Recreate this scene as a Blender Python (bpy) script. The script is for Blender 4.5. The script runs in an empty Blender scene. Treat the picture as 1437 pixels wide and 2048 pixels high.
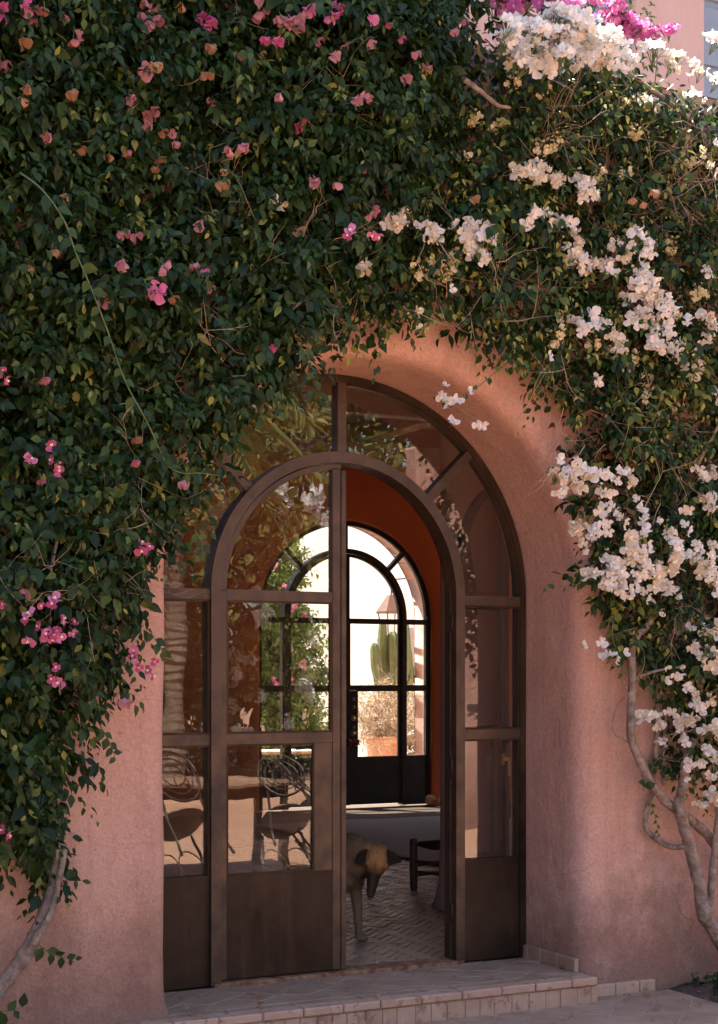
import bpy, bmesh, math, random
import numpy as np
from mathutils import Vector, Matrix, noise as mnoise

rng = np.random.default_rng(7)
random.seed(7)
scene = bpy.context.scene
col = scene.collection

# ------------------------------------------------------------------ camera
TH = math.radians(27); F = 3108.0; CX = 718.5; HOR = 1350.0
FWD = np.array([math.sin(TH), math.cos(TH), 0.0]); RT = np.array([math.cos(TH), -math.sin(TH), 0.0])
CAM = np.array([-3.424, -6.931, 1.48])
cd = bpy.data.cameras.new('camera'); cam = bpy.data.objects.new('camera', cd); col.objects.link(cam)
cam.location = CAM; cam.rotation_euler = (math.pi/2, 0, -TH)
cd.sensor_fit = 'VERTICAL'; cd.sensor_height = 36; cd.sensor_width = 36
cd.lens = F/2048*36; cd.shift_y = (HOR-1024)/2048; cd.clip_start = .05; cd.clip_end = 500
scene.camera = cam

# ------------------------------------------------------------------ sky, sun, exposure
SUN = Vector((-.25, .35, .905)).normalized()
world = bpy.data.worlds.new('World'); scene.world = world; world.use_nodes = True
wt = world.node_tree; bg = wt.nodes['Background']
sky = wt.nodes.new('ShaderNodeTexSky'); sky.sky_type = 'NISHITA'; sky.sun_disc = False
sky.sun_elevation = math.asin(SUN.z); sky.sun_rotation = math.atan2(SUN.x, SUN.y)
sky.dust_density = 2; sky.air_density = 1; sky.ozone_density = 1
wt.links.new(sky.outputs[0], bg.inputs[0]); bg.inputs[1].default_value = .1
sl = bpy.data.lights.new('sun', 'SUN'); so = bpy.data.objects.new('sun', sl); col.objects.link(so)
sl.energy = 5.0; sl.angle = math.radians(.53); sl.color = (1, .93, .82)
so.rotation_euler = SUN.to_track_quat('Z', 'Y').to_euler(); so.location = (0, 0, 20)
vs = scene.view_settings
vs.view_transform = 'Standard'; vs.look = 'None'; vs.exposure = 2.28; vs.gamma = 1; vs.use_curve_mapping = False
cy = scene.cycles
cy.use_denoising = True; cy.max_bounces = 10; cy.diffuse_bounces = 6; cy.glossy_bounces = 5
cy.transparent_max_bounces = 16; cy.transmission_bounces = 6; cy.caustics_reflective = False; cy.caustics_refractive = False
cy.sample_clamp_indirect = 6; cy.use_adaptive_sampling = True; cy.adaptive_threshold = .01

# ------------------------------------------------------------------ helpers
def at(x, y, Y):
    "world point on the plane parallel to the facade at depth Y that lies behind photo pixel (x, y)"
    r = FWD + RT*(x-CX)/F + np.array([0, 0, 1])*(HOR-y)/F
    return CAM + r*(Y-CAM[1])/r[1]
def px(p):
    d = np.asarray(p, float)-CAM; z = d@FWD
    return CX+F*(d@RT)/z, HOR-F*d[..., 2]/z

def props(o, label=None, cat=None, group=None, kind=None):
    for k, v in (('label', label), ('category', cat), ('group', group), ('kind', kind)):
        if v: o[k] = v
    return o
def empty(name, loc=(0, 0, 0), rz=0, **kw):
    o = bpy.data.objects.new(name, None); col.objects.link(o)
    o.location = loc; o.rotation_euler = (0, 0, rz); o.empty_display_size = .1
    return props(o, **kw)
def link(name, me, parent=None, **kw):
    o = bpy.data.objects.new(name, me); col.objects.link(o)
    if parent: o.parent = parent
    return props(o, **kw)
def copy_tree(o, parent=None):
    c = o.copy(); col.objects.link(c); c.parent = parent
    for ch in o.children: copy_tree(ch, c)
    return c

class MB:
    "collects simple solids; build() links them as one mesh object"
    def __init__(s): s.v = []; s.f = []
    def add(s, v, f):
        b = len(s.v); s.v += [tuple(p) for p in v]; s.f += [tuple(i+b for i in q) for q in f]; return s
    def box(s, x0, x1, y0, y1, z0, z1):
        return s.add([(x0,y0,z0),(x1,y0,z0),(x1,y1,z0),(x0,y1,z0),(x0,y0,z1),(x1,y0,z1),(x1,y1,z1),(x0,y1,z1)],
                     [(0,3,2,1),(4,5,6,7),(0,1,5,4),(1,2,6,5),(2,3,7,6),(3,0,4,7)])
    def prism(s, poly, z0, z1, bev=0):
        n = len(poly); c = np.mean(poly, axis=0)
        top = [tuple(np.array(p)+(c-np.array(p))*0) for p in poly]
        if bev:
            top = [tuple(np.array(p)+(c-np.array(p))/max(1e-6, np.linalg.norm(c-np.array(p)))*bev) for p in poly]
            v = [(*p, z0) for p in poly]+[(*p, z1-bev*.7) for p in poly]+[(*p, z1) for p in top]
            f = [tuple(range(2*n, 3*n)), tuple(reversed(range(n)))]
            for k in (0, n): f += [(k+i, k+(i+1) % n, k+n+(i+1) % n, k+n+i) for i in range(n)]
        else:
            v = [(*p, z0) for p in poly]+[(*p, z1) for p in poly]
            f = [tuple(range(n, 2*n)), tuple(reversed(range(n)))]+[(i, (i+1) % n, n+(i+1) % n, n+i) for i in range(n)]
        return s.add(v, f)
    def tube(s, pts, rad, n=6, cap=True, jitter=0):
        pts = [Vector(p) for p in pts]; rad = [rad]*len(pts) if np.isscalar(rad) else rad
        up = None; v = []
        for i, p in enumerate(pts):
            t = (pts[min(i+1, len(pts)-1)]-pts[max(i-1, 0)])
            if t.length < 1e-9: t = Vector((0, 0, 1))
            t.normalize()
            if up is None: up = t.orthogonal().normalized()
            else:
                up = up-t*up.dot(t); up = up.normalized() if up.length > 1e-6 else t.orthogonal().normalized()
            sd = t.cross(up)
            for k in range(n):
                a = 2*math.pi*k/n; r = rad[i]*(1+(random.uniform(-jitter, jitter) if jitter else 0))
                v.append(p+(up*math.cos(a)+sd*math.sin(a))*r)
        f = [(i*n+k, i*n+(k+1) % n, (i+1)*n+(k+1) % n, (i+1)*n+k) for i in range(len(pts)-1) for k in range(n)]
        if cap: f += [tuple(reversed(range(n))), tuple(range((len(pts)-1)*n, len(pts)*n))]
        return s.add(v, f)
    def lathe(s, prof, n=20, c=(0, 0, 0), sx=1, sy=1):
        v = [(c[0]+r*math.cos(2*math.pi*k/n)*sx, c[1]+r*math.sin(2*math.pi*k/n)*sy, c[2]+z) for r, z in prof for k in range(n)]
        f = [(i*n+k, i*n+(k+1) % n, (i+1)*n+(k+1) % n, (i+1)*n+k) for i in range(len(prof)-1) for k in range(n)]
        f += [tuple(reversed(range(n))), tuple(range((len(prof)-1)*n, len(prof)*n))]
        return s.add(v, f)
    def arc(s, r0, r1, a0, a1, zc, y0, y1, n=40, xc=0):
        "curved bar in the XZ plane between radii r0 < r1"
        v = []
        for i in range(n+1):
            a = a0+(a1-a0)*i/n; c, q = math.cos(a), math.sin(a)
            v += [(xc+r0*c, y0, zc+r0*q), (xc+r1*c, y0, zc+r1*q), (xc+r1*c, y1, zc+r1*q), (xc+r0*c, y1, zc+r0*q)]
        f = [(i*4+k, i*4+(k+1) % 4, i*4+4+(k+1) % 4, i*4+4+k) for i in range(n) for k in range(4)]
        f += [(0, 3, 2, 1), (n*4, n*4+1, n*4+2, n*4+3)]
        return s.add(v, f)
    def bar(s, a, b, w, y0, y1):
        "straight bar in the XZ plane from a to b, width w"
        a = np.array(a, float); b = np.array(b, float); d = (b-a)/np.linalg.norm(b-a); nn = np.array([-d[1], d[0]])*w/2
        q = [a-nn, b-nn, b+nn, a+nn]
        return s.add([(p[0], y, p[1]) for y in (y0, y1) for p in q], [(0,1,2,3),(7,6,5,4),(0,4,5,1),(1,5,6,2),(2,6,7,3),(3,7,4,0)])
    def plate(s, poly, y0, y1):
        "flat plate in the XZ plane"
        n = len(poly)
        return s.add([(p[0], y, p[1]) for y in (y0, y1) for p in poly],
                     [tuple(range(n)), tuple(reversed(range(n, 2*n)))]+[(i, n+i, n+(i+1) % n, (i+1) % n) for i in range(n)])
    def mesh(s, name, mat, smooth=False, bevel=0):
        me = bpy.data.meshes.new(name); me.from_pydata(s.v, [], s.f); me.update()
        bm = bmesh.new(); bm.from_mesh(me); bmesh.ops.recalc_face_normals(bm, faces=bm.faces)
        if bevel: bmesh.ops.bevel(bm, geom=[e for e in bm.edges if len(e.link_faces) == 2 and e.calc_face_angle() > .6], offset=bevel, segments=1, affect='EDGES')
        bm.to_mesh(me); bm.free()
        if mat: me.materials.append(mat)
        if smooth:
            me.polygons.foreach_set('use_smooth', [True]*len(me.polygons))
        return me
    def build(s, name, mat, parent=None, smooth=False, bevel=0, **kw):
        return link(name, s.mesh(name, mat, smooth, bevel), parent, **kw)

def catmull(pts, n=8):
    pts = [np.array(p, float) for p in pts]; out = []
    for i in range(len(pts)-1):
        p0, p1, p2, p3 = pts[max(i-1, 0)], pts[i], pts[i+1], pts[min(i+2, len(pts)-1)]
        for k in range(n):
            t = k/n
            out.append(.5*((2*p1)+(-p0+p2)*t+(2*p0-5*p1+4*p2-p3)*t*t+(-p0+3*p1-3*p2+p3)*t**3))
    out.append(pts[-1]); return out

# ------------------------------------------------------------------ materials
def newmat(name):
    m = bpy.data.materials.new(name); m.use_nodes = True
    nt = m.node_tree; return m, nt, nt.nodes['Principled BSDF']
def nd(nt, typ, **kw):
    n = nt.nodes.new(typ)
    for k, v in kw.items():
        if k in n.inputs: n.inputs[k].default_value = v
        else: setattr(n, k, v)
    return n
def ramp(nt, fac, stops):
    r = nt.nodes.new('ShaderNodeValToRGB'); e = r.color_ramp.elements
    while len(e) < len(stops): e.new(.5)
    for q, (p, c) in zip(e, stops): q.position = p; q.color = (*c, 1) if len(c) == 3 else c
    nt.links.new(fac, r.inputs[0]); return r.outputs[0]
def mixc(nt, fac, a, b, mode='MIX'):
    m = nt.nodes.new('ShaderNodeMix'); m.data_type = 'RGBA'; m.blend_type = mode
    for s, v in ((0, fac), (6, a), (7, b)):
        if hasattr(v, 'is_linked'): nt.links.new(v, m.inputs[s])
        else: m.inputs[s].default_value = v if s == 0 else ((*v, 1) if len(v) == 3 else v)
    return m.outputs[2]
def surf(name, c1, c2, scale=3, rough=.8, bumps=((60, .3, .004),), spots=None, metallic=0, detail=6, streak=None, rough2=None, spec=.5, coord='Object', grain=None, splash=None, cracks=False):
    "noise-mottled surface with layered bump; streak=(colour, amount): vertical run-off stains; spots=(colour, scale, threshold)"
    m, nt, p = newmat(name); L = nt.links.new
    tc = nd(nt, 'ShaderNodeTexCoord').outputs[coord]
    if coord == 'Object':
        g = nd(nt, 'ShaderNodeNewGeometry'); tc = g.outputs['Position']
    n1 = nd(nt, 'ShaderNodeTexNoise', Scale=scale, Detail=detail, Roughness=.6); L(tc, n1.inputs['Vector'])
    c = ramp(nt, n1.outputs[0], [(.32, c1), (.68, c2)])
    if streak:
        mp = nd(nt, 'ShaderNodeMapping'); mp.inputs['Scale'].default_value = (9, 9, .8); L(tc, mp.inputs[0])
        n2 = nd(nt, 'ShaderNodeTexNoise', Scale=1.0, Detail=8, Roughness=.7); L(mp.outputs[0], n2.inputs['Vector'])
        f = ramp(nt, n2.outputs[0], [(.5, (0, 0, 0)), (.75, (streak[1],)*3)])
        c = mixc(nt, f, c, streak[0])
    if spots:
        n3 = nd(nt, 'ShaderNodeTexNoise', Scale=spots[1], Detail=4, Roughness=.7); L(tc, n3.inputs['Vector'])
        f = ramp(nt, n3.outputs[0], [(spots[2], (0, 0, 0)), (spots[2]+.06, (.8,)*3)])
        c = mixc(nt, f, c, spots[0])
    if splash:   # dirt splashed up from the paving: ragged patches that thin out with height
        sx_ = nd(nt, 'ShaderNodeSeparateXYZ'); L(tc, sx_.inputs[0])
        n5 = nd(nt, 'ShaderNodeTexNoise', Scale=5, Detail=9, Roughness=.75); L(tc, n5.inputs['Vector'])
        hm = nd(nt, 'ShaderNodeMapRange'); L(sx_.outputs[2], hm.inputs[0]); hm.inputs[1].default_value = -.15; hm.inputs[2].default_value = .75; hm.inputs[3].default_value = .62; hm.inputs[4].default_value = .0
        a5 = nd(nt, 'ShaderNodeMath', operation='ADD'); L(n5.outputs[0], a5.inputs[0]); L(hm.outputs[0], a5.inputs[1])
        c = mixc(nt, ramp(nt, a5.outputs[0], [(.60, (0, 0, 0)), (.98, (splash[1],)*3)]), c, splash[0])
    if cracks:   # sparse hairline cracks in the render coat
        n6 = nd(nt, 'ShaderNodeTexNoise', Scale=3, Detail=5); L(tc, n6.inputs['Vector'])
        v6 = mixc(nt, .22, tc, n6.outputs[1]); vo = nd(nt, 'ShaderNodeTexVoronoi', Scale=1.9, feature='DISTANCE_TO_EDGE'); L(v6, vo.inputs['Vector'])
        n7 = nd(nt, 'ShaderNodeTexNoise', Scale=1.6, Detail=2); L(tc, n7.inputs['Vector'])
        a6 = nd(nt, 'ShaderNodeMath', operation='MULTIPLY'); L(ramp(nt, vo.outputs['Distance'], [(.0015, (.7,)*3), (.006, (0, 0, 0))]), a6.inputs[0]); L(ramp(nt, n7.outputs[0], [(.56, (0, 0, 0)), (.64, (1, 1, 1))]), a6.inputs[1])
        c = mixc(nt, a6.outputs[0], c, (.20, .11, .08))
    if grain:
        n4 = nd(nt, 'ShaderNodeTexNoise', Scale=grain[0], Detail=3, Roughness=.6); L(tc, n4.inputs['Vector'])
        c = mixc(nt, 1.0, c, ramp(nt, n4.outputs[0], [(.35, (grain[1],)*3), (.65, (grain[2],)*3)]), 'MULTIPLY')
    L(c, p.inputs['Base Color'])
    p.inputs['Roughness'].default_value = rough; p.inputs['Metallic'].default_value = metallic
    p.inputs['Specular IOR Level'].default_value = spec
    if rough2 is not None:
        r = nd(nt, 'ShaderNodeMapRange'); L(n1.outputs[0], r.inputs[0]); r.inputs[1].default_value = .35; r.inputs[2].default_value = .65
        r.inputs[3].default_value = rough; r.inputs[4].default_value = rough2; L(r.outputs[0], p.inputs['Roughness'])
    prev = None
    for sc, st, di in bumps:
        nb = nd(nt, 'ShaderNodeTexNoise', Scale=sc, Detail=5, Roughness=.6); L(tc, nb.inputs['Vector'])
        b = nd(nt, 'ShaderNodeBump', Strength=st, Distance=di); L(nb.outputs[0], b.inputs['Height'])
        if prev: L(prev, b.inputs['Normal'])
        prev = b.outputs[0]
    if prev: L(prev, p.inputs['Normal'])
    return m
M = {}
M['plaster'] = surf('plaster', (.425, .245, .188), (.55, .355, .292), 1.1, .92, ((4, .35, .05), (30, .6, .010), (120, .55, .004)), spots=((.32, .175, .135), 34, .635), streak=((.35, .205, .165), .75), spec=.15, grain=(75, .88, 1.10), cracks=True, splash=((.20, .115, .085), .75))
M['plaster2'] = surf('plaster2', (.40, .285, .255), (.47, .345, .31), 1.5, .9, ((30, .4, .008),), streak=((.36, .2, .16), .3), spec=.2)
M['rust'] = surf('rust', (.38, .095, .033), (.46, .127, .046), 1.2, .85, ((5, .3, .02), (40, .3, .006)), spec=.2, streak=((.30, .08, .03), .3))
M['white_wall'] = surf('white_wall', (.64, .55, .51), (.72, .64, .60), 1.5, .9, ((20, .4, .008),), spec=.2)
M['steel'] = surf('steel', (.036, .024, .016), (.095, .060, .040), 7, .55, ((60, .25, .003), (14, .2, .003)), metallic=.25, rough2=.35, streak=((.07, .045, .035), .6))
M['steel_dark'] = surf('steel_dark', (.014, .0095, .0065), (.062, .037, .022), 2.4, .38, ((40, .3, .004), (9, .4, .006)), metallic=.3, rough2=.6, spots=((.16, .11, .075), 75, .69), streak=((.085, .048, .028), .7), spec=.22)
M['steel_black'] = surf('steel_black', (.018, .011, .007), (.038, .023, .014), 6, .5, ((50, .2, .002),), spec=.15)
M['rusted'] = surf('rusted', (.10, .04, .02), (.36, .21, .13), 22, .85, ((60, .6, .006),), spec=.2)
M['brick'] = surf('brick', (.22, .12, .08), (.42, .25, .175), 9, .36, ((12, .4, .006), (70, .3, .002)), rough2=.6, spec=.5)
M['mortar'] = surf('mortar', (.05, .03, .022), (.09, .06, .042), 20, .9)
M['tile'] = surf('tile', (.25, .16, .11), (.38, .26, .19), 5, .6, ((25, .3, .004), (90, .3, .002)), spots=((.20, .125, .09), 16, .62))
M['tile_edge'] = surf('tile_edge', (.38, .235, .16), (.48, .33, .25), 7, .6, ((25, .3, .004),), spots=((.25, .135, .085), 18, .56))
M['grout'] = surf('grout', (.38, .27, .20), (.50, .37, .28), 16, .95)
M['patio'] = surf('patio', (.38, .20, .12), (.50, .28, .18), .7, .8, ((20, .3, .006),))
M['soil'] = surf('soil', (.05, .032, .022), (.11, .07, .05), 12, .95, ((30, 1, .03),))
M['wood'] = surf('wood', (.20, .105, .06), (.36, .21, .13), 6, .7, ((30, .3, .004),))
M['wood_dark'] = surf('wood_dark', (.07, .035, .02), (.13, .07, .04), 10, .5, ((40, .3, .003),))
M['bark'] = surf('bark', (.15, .11, .085), (.36, .30, .25), 20, .9, ((16, 1.0, .03), (70, .9, .008)), spec=.2)
M['twig'] = surf('twig', (.26, .19, .13), (.42, .32, .24), 10, .85, (), spec=.2)
M['shoot'] = surf('shoot', (.05, .10, .025), (.09, .14, .04), 10, .5, ())
M['rug'] = None
M['clay'] = surf('clay', (.46, .22, .11), (.58, .31, .17), 5, .8, ((30, .3, .004),), spots=((.6, .42, .32), 8, .62))
M['stone'] = surf('stone', (.34, .20, .11), (.44, .27, .16), 9, .7, ((40, .3, .003),))
M['iron'] = surf('iron', (.045, .03, .022), (.08, .055, .04), 14, .4, ((60, .2, .002),), metallic=.4)
M['brass'] = surf('brass', (.45, .30, .14), (.55, .38, .2), 10, .35, (), metallic=.9)
M['rattan'] = surf('rattan', (.55, .44, .33), (.70, .58, .46), 40, .7, ((120, .6, .004),))
M['cactus'] = surf('cactus', (.09, .115, .035), (.16, .18, .065), 8, .6, ((30, .2, .004),))
M['shutter'] = surf('shutter', (.17, .23, .30), (.22, .29, .36), 4, .6, ())
M['concrete'] = surf('concrete', (.38, .30, .25), (.46, .37, .31), 3, .9)
M['palm_bark'] = surf('palm_bark', (.13, .10, .07), (.24, .19, .14), 12, .9, ((20, 1, .03),))
M['copper'] = surf('copper', (.16, .085, .06), (.22, .13, .10), 10, .5, (), metallic=.3)
M['petal_red'] = surf('petal_red', (.40, .08, .03), (.50, .14, .06), 20, .6, ())

def rug_mat():
    m, nt, p = newmat('rug'); L = nt.links.new
    g = nd(nt, 'ShaderNodeNewGeometry')
    w = nd(nt, 'ShaderNodeTexWave', Scale=18, Distortion=2.5, Detail=3); w.bands_direction = 'Y'; L(g.outputs['Position'], w.inputs['Vector'])
    w.inputs['Detail Scale'].default_value = 3
    n = nd(nt, 'ShaderNodeTexNoise', Scale=9, Detail=6); L(g.outputs['Position'], n.inputs['Vector'])
    a = ramp(nt, n.outputs[0], [(.3, (.48, .42, .37)), (.7, (.60, .54, .48))])
    c = mixc(nt, .35, a, mixc(nt, w.outputs[0], (.36, .31, .27), (.62, .56, .49)))
    L(c, p.inputs['Base Color']); p.inputs['Roughness'].default_value = .95; p.inputs['Specular IOR Level'].default_value = .1
    b = nd(nt, 'ShaderNodeBump', Strength=.8, Distance=.02); L(w.outputs[0], b.inputs['Height']); L(b.outputs[0], p.inputs['Normal'])
    return m
M['rug'] = rug_mat()

def glass_mat():
    m = bpy.data.materials.new('glass'); m.use_nodes = True; nt = m.node_tree; L = nt.links.new
    nt.nodes.remove(nt.nodes['Principled BSDF']); out = nt.nodes['Material Output']
    g = nd(nt, 'ShaderNodeNewGeometry')
    n = nd(nt, 'ShaderNodeTexNoise', Scale=2.2, Detail=2); L(g.outputs['Position'], n.inputs['Vector'])
    b = nd(nt, 'ShaderNodeBump', Strength=.06, Distance=.02); L(n.outputs[0], b.inputs['Height'])
    dt = nd(nt, 'ShaderNodeVectorMath', operation='DOT_PRODUCT'); L(g.outputs['Normal'], dt.inputs[0]); L(g.outputs['Incoming'], dt.inputs[1])
    ab = nd(nt, 'ShaderNodeMath', operation='ABSOLUTE'); L(dt.outputs['Value'], ab.inputs[0])
    om = nd(nt, 'ShaderNodeMath', operation='SUBTRACT'); om.inputs[0].default_value = 1; L(ab.outputs[0], om.inputs[1])
    pw = nd(nt, 'ShaderNodeMath', operation='POWER'); L(om.outputs[0], pw.inputs[0]); pw.inputs[1].default_value = 5
    ma = nd(nt, 'ShaderNodeMath', operation='MULTIPLY_ADD'); L(pw.outputs[0], ma.inputs[0]); ma.inputs[1].default_value = .95; ma.inputs[2].default_value = .07
    ma.use_clamp = True
    t = nd(nt, 'ShaderNodeBsdfTransparent'); t.inputs[0].default_value = (.95, .95, .93, 1)
    gl = nd(nt, 'ShaderNodeBsdfGlossy'); gl.inputs['Roughness'].default_value = .004; gl.inputs['Color'].default_value = (1, 1, 1, 1); L(b.outputs[0], gl.inputs['Normal'])
    mx = nd(nt, 'ShaderNodeMixShader'); L(ma.outputs[0], mx.inputs[0]); L(t.outputs[0], mx.inputs[1]); L(gl.outputs[0], mx.inputs[2])
    n2 = nd(nt, 'ShaderNodeTexNoise', Scale=7, Detail=8, Roughness=.75); L(g.outputs['Position'], n2.inputs['Vector'])   # dust and smears
    df = nd(nt, 'ShaderNodeBsdfDiffuse'); df.inputs[0].default_value = (.5, .42, .34, 1)
    m2 = nd(nt, 'ShaderNodeMixShader'); L(ramp(nt, n2.outputs[0], [(.45, (.003,)*3), (.75, (.022,)*3)]), m2.inputs[0]); L(mx.outputs[0], m2.inputs[1]); L(df.outputs[0], m2.inputs[2])
    L(m2.outputs[0], out.inputs[0]); return m
M['glass'] = glass_mat()

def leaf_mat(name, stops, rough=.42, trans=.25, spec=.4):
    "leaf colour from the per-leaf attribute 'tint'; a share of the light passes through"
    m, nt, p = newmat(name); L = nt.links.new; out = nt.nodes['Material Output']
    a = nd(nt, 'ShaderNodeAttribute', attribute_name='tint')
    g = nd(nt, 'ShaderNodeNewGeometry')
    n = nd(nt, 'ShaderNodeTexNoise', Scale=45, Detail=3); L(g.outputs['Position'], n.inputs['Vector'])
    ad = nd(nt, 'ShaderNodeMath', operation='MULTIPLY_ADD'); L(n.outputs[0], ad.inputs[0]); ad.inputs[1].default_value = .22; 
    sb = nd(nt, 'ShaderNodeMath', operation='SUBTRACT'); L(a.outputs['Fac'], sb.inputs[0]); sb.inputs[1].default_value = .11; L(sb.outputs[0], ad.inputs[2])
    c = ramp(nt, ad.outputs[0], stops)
    L(c, p.inputs['Base Color']); p.inputs['Roughness'].default_value = rough; p.inputs['Specular IOR Level'].default_value = spec
    tr = nd(nt, 'ShaderNodeBsdfTranslucent'); L(c, tr.inputs[0])
    mx = nd(nt, 'ShaderNodeMixShader'); mx.inputs[0].default_value = trans
    L(p.outputs[0], mx.inputs[1]); L(tr.outputs[0], mx.inputs[2]); L(mx.outputs[0], out.inputs[0]); return m
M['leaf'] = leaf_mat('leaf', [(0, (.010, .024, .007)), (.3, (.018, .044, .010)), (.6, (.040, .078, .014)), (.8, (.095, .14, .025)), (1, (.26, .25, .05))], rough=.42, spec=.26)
M['leaf_far'] = leaf_mat('leaf_far', [(0, (.045, .065, .016)), (.5, (.15, .15, .035)), (1, (.34, .27, .08))], rough=.5, trans=.35)
M['leaf_sunny'] = leaf_mat('leaf_sunny', [(0, (.07, .12, .03)), (.5, (.15, .22, .05)), (1, (.28, .32, .08))], rough=.5, trans=.5)  # brighter leaf colour, sunlight put in so the courtyard shrub looks lit
M['leaf_dry'] = leaf_mat('leaf_dry', [(0, (.22, .15, .09)), (.5, (.38, .29, .18)), (1, (.55, .45, .30))], rough=.8, trans=.3, spec=.1)
M['leaf_gap_shade'] = leaf_mat('leaf_gap_shade', [(0, (.05, .03, .018)), (.5, (.10, .06, .035)), (1, (.17, .11, .065))], rough=.9, trans=.15, spec=.1)  # dark brown puts the shade of the bush gaps into the leaf colour
def bract(name, c1, c2, c3): return leaf_mat(name, [(0, c1), (.5, c2), (1, c3)], .75, .42, .15)
M['bract_white'] = bract('bract_white', (.74, .71, .66), (.82, .81, .79), (.85, .85, .85))
M['bract_ivory'] = bract('bract_ivory', (.62, .54, .42), (.74, .68, .57), (.80, .76, .68))
M['bract_cream'] = bract('bract_cream', (.60, .50, .22), (.74, .66, .40), (.80, .74, .56))
M['bract_pink'] = bract('bract_pink', (.50, .09, .22), (.66, .16, .36), (.72, .30, .52))
M['bract_salmon'] = bract('bract_salmon', (.38, .14, .17), (.53, .24, .28), (.63, .34, .38))
M['bract_tan'] = bract('bract_tan', (.30, .14, .065), (.43, .23, .125), (.52, .33, .21))
M['bract_magenta'] = bract('bract_magenta', (.55, .10, .34), (.70, .20, .48), (.76, .36, .60))
M['pistil'] = surf('pistil', (.75, .70, .45), (.8, .78, .6), 30, .6, ())

# ------------------------------------------------------------------ leaves
LEAF_V = np.array([(0,0,0),(-.36,.28,.05),(0,.32,-.035),(.36,.28,.05),(-.40,.52,.02),(0,.62,-.05),(.40,.52,.02),(-.17,.82,-.05),(.17,.82,-.05),(0,1,-.14)])
LEAF_F = [(0,2,1),(0,3,2),(1,2,5,4),(2,3,6,5),(4,5,7),(5,6,8),(5,8,9,7)]
def norm(a): return a/np.maximum(np.linalg.norm(a, axis=-1, keepdims=True), 1e-9)
def frames(T, N):
    T = norm(T); S = norm(np.cross(T, N)); N = np.cross(S, T); return S, T, N
def np_mesh(name, V, faces, mat, tint=None, smooth=True):
    "V (n,k,3) copies of one template with the given template faces"
    n, k, _ = V.shape; me = bpy.data.meshes.new(name)
    me.vertices.add(n*k); me.vertices.foreach_set('co', V.reshape(-1).astype(np.float32))
    ln = np.array([len(f) for f in faces]); flat = np.concatenate([np.array(f) for f in faces])
    loops = (flat[None]+(np.arange(n)*k)[:, None]).reshape(-1)
    me.loops.add(len(loops)); me.loops.foreach_set('vertex_index', loops.astype(np.int32))
    tot = np.tile(ln, n); st = np.concatenate([[0], np.cumsum(tot)[:-1]])
    me.polygons.add(len(tot)); me.polygons.foreach_set('loop_start', st.astype(np.int32)); me.polygons.foreach_set('loop_total', tot.astype(np.int32))
    me.update(calc_edges=True)
    if smooth: me.polygons.foreach_set('use_smooth', np.ones(len(tot), bool))
    if tint is not None:
        a = me.attributes.new('tint', 'FLOAT', 'POINT'); a.data.foreach_set('value', np.repeat(tint, k).astype(np.float32))
    if mat: me.materials.append(mat)
    me.validate(); return me
def leaf_verts(P, T, N, Ln, W, curl=None):
    S, T, N = frames(T, N); c = np.ones(len(P)) if curl is None else curl
    v = LEAF_V
    return (P[:, None]+S[:, None]*(v[None, :, 0:1]*W[:, None, None])+T[:, None]*(v[None, :, 1:2]*Ln[:, None, None])
            + N[:, None]*(v[None, :, 2:3]*(Ln*c)[:, None, None]))
def sprigs(P0, D0, n_leaf=11, length=.2, size=.062, droop=.5, young=.15, aspect=.62, out=np.array([0, -.62, .72])):
    "leaf frames along short shoots: P0 origins, D0 directions. Returns arrays of P,T,N,L,W,tint"
    S = len(P0); D0 = norm(D0); k = np.arange(n_leaf); t = (k+.6)/n_leaf
    ln = length*rng.uniform(.6, 1.3, S)
    up = np.array([0, 0, 1.])
    A = norm(np.cross(D0, up+rng.normal(0, .3, (S, 3)))); B = np.cross(D0, A)
    ph = rng.uniform(0, 6.28, S)[:, None]+k[None]*2.4
    pos = P0[:, None]+D0[:, None]*(t[None, :, None]*ln[:, None, None])-up*((t**2)[None, :, None]*(ln*droop*.5)[:, None, None])
    rad = A[:, None]*np.cos(ph)[..., None]+B[:, None]*np.sin(ph)[..., None]
    T = rad*.85+D0[:, None]*.45+np.array([0, 0, -1.])*droop*rng.uniform(.6, 2.2, (S, n_leaf, 1))+rng.normal(0, .2, (S, n_leaf, 3))
    N = out+rng.normal(0, .4, (S, n_leaf, 3))+D0[:, None]*.4
    Ln = size*rng.uniform(.65, 1.3, (S, n_leaf))*(1.05-.5*t[None]**3)
    Ln = Ln*rng.uniform(.7, 1.35, (S, 1))
    W = Ln*aspect*rng.uniform(.75, 1.2, (S, n_leaf))
    base = rng.beta(1.7, 2.4, (S, 1))*.66
    tint = np.clip(base+rng.normal(0, .1, (S, n_leaf))+young*(t[None]**4)*rng.uniform(0, 3, (S, 1)), 0, 1)
    tint = np.where(rng.random(tint.shape) < .018, .95, tint)
    P = pos+rad*.012
    return [a.reshape(-1, *a.shape[2:]) for a in (P, T, N, Ln, W, tint)]
def twig_mesh(starts, dirs, rad=.0022, seg=6, step=.05, fork=.35, zig=.45, grav=0.0):
    mb = MB()
    stack = [(np.array(s, float), norm(np.array(d, float)), rad*random.uniform(.7, 1.5), seg) for s, d in zip(starts, dirs)]
    while stack:
        p, d, r, n = stack.pop(); pts = [p]; rr = [r]
        for i in range(n):
            d = norm(d+rng.normal(0, zig*.5, 3)+np.array([0, 0, -grav])); p = p+d*step*random.uniform(.6, 1.3); pts.append(p); rr.append(r*(1-.75*(i+1)/n))
            if n > 2 and random.random() < fork: stack.append((p, norm(d+rng.normal(0, .7, 3)), r*.65, n-2))
        mb.tube(pts, rr, 3, cap=False)
    return mb

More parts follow.
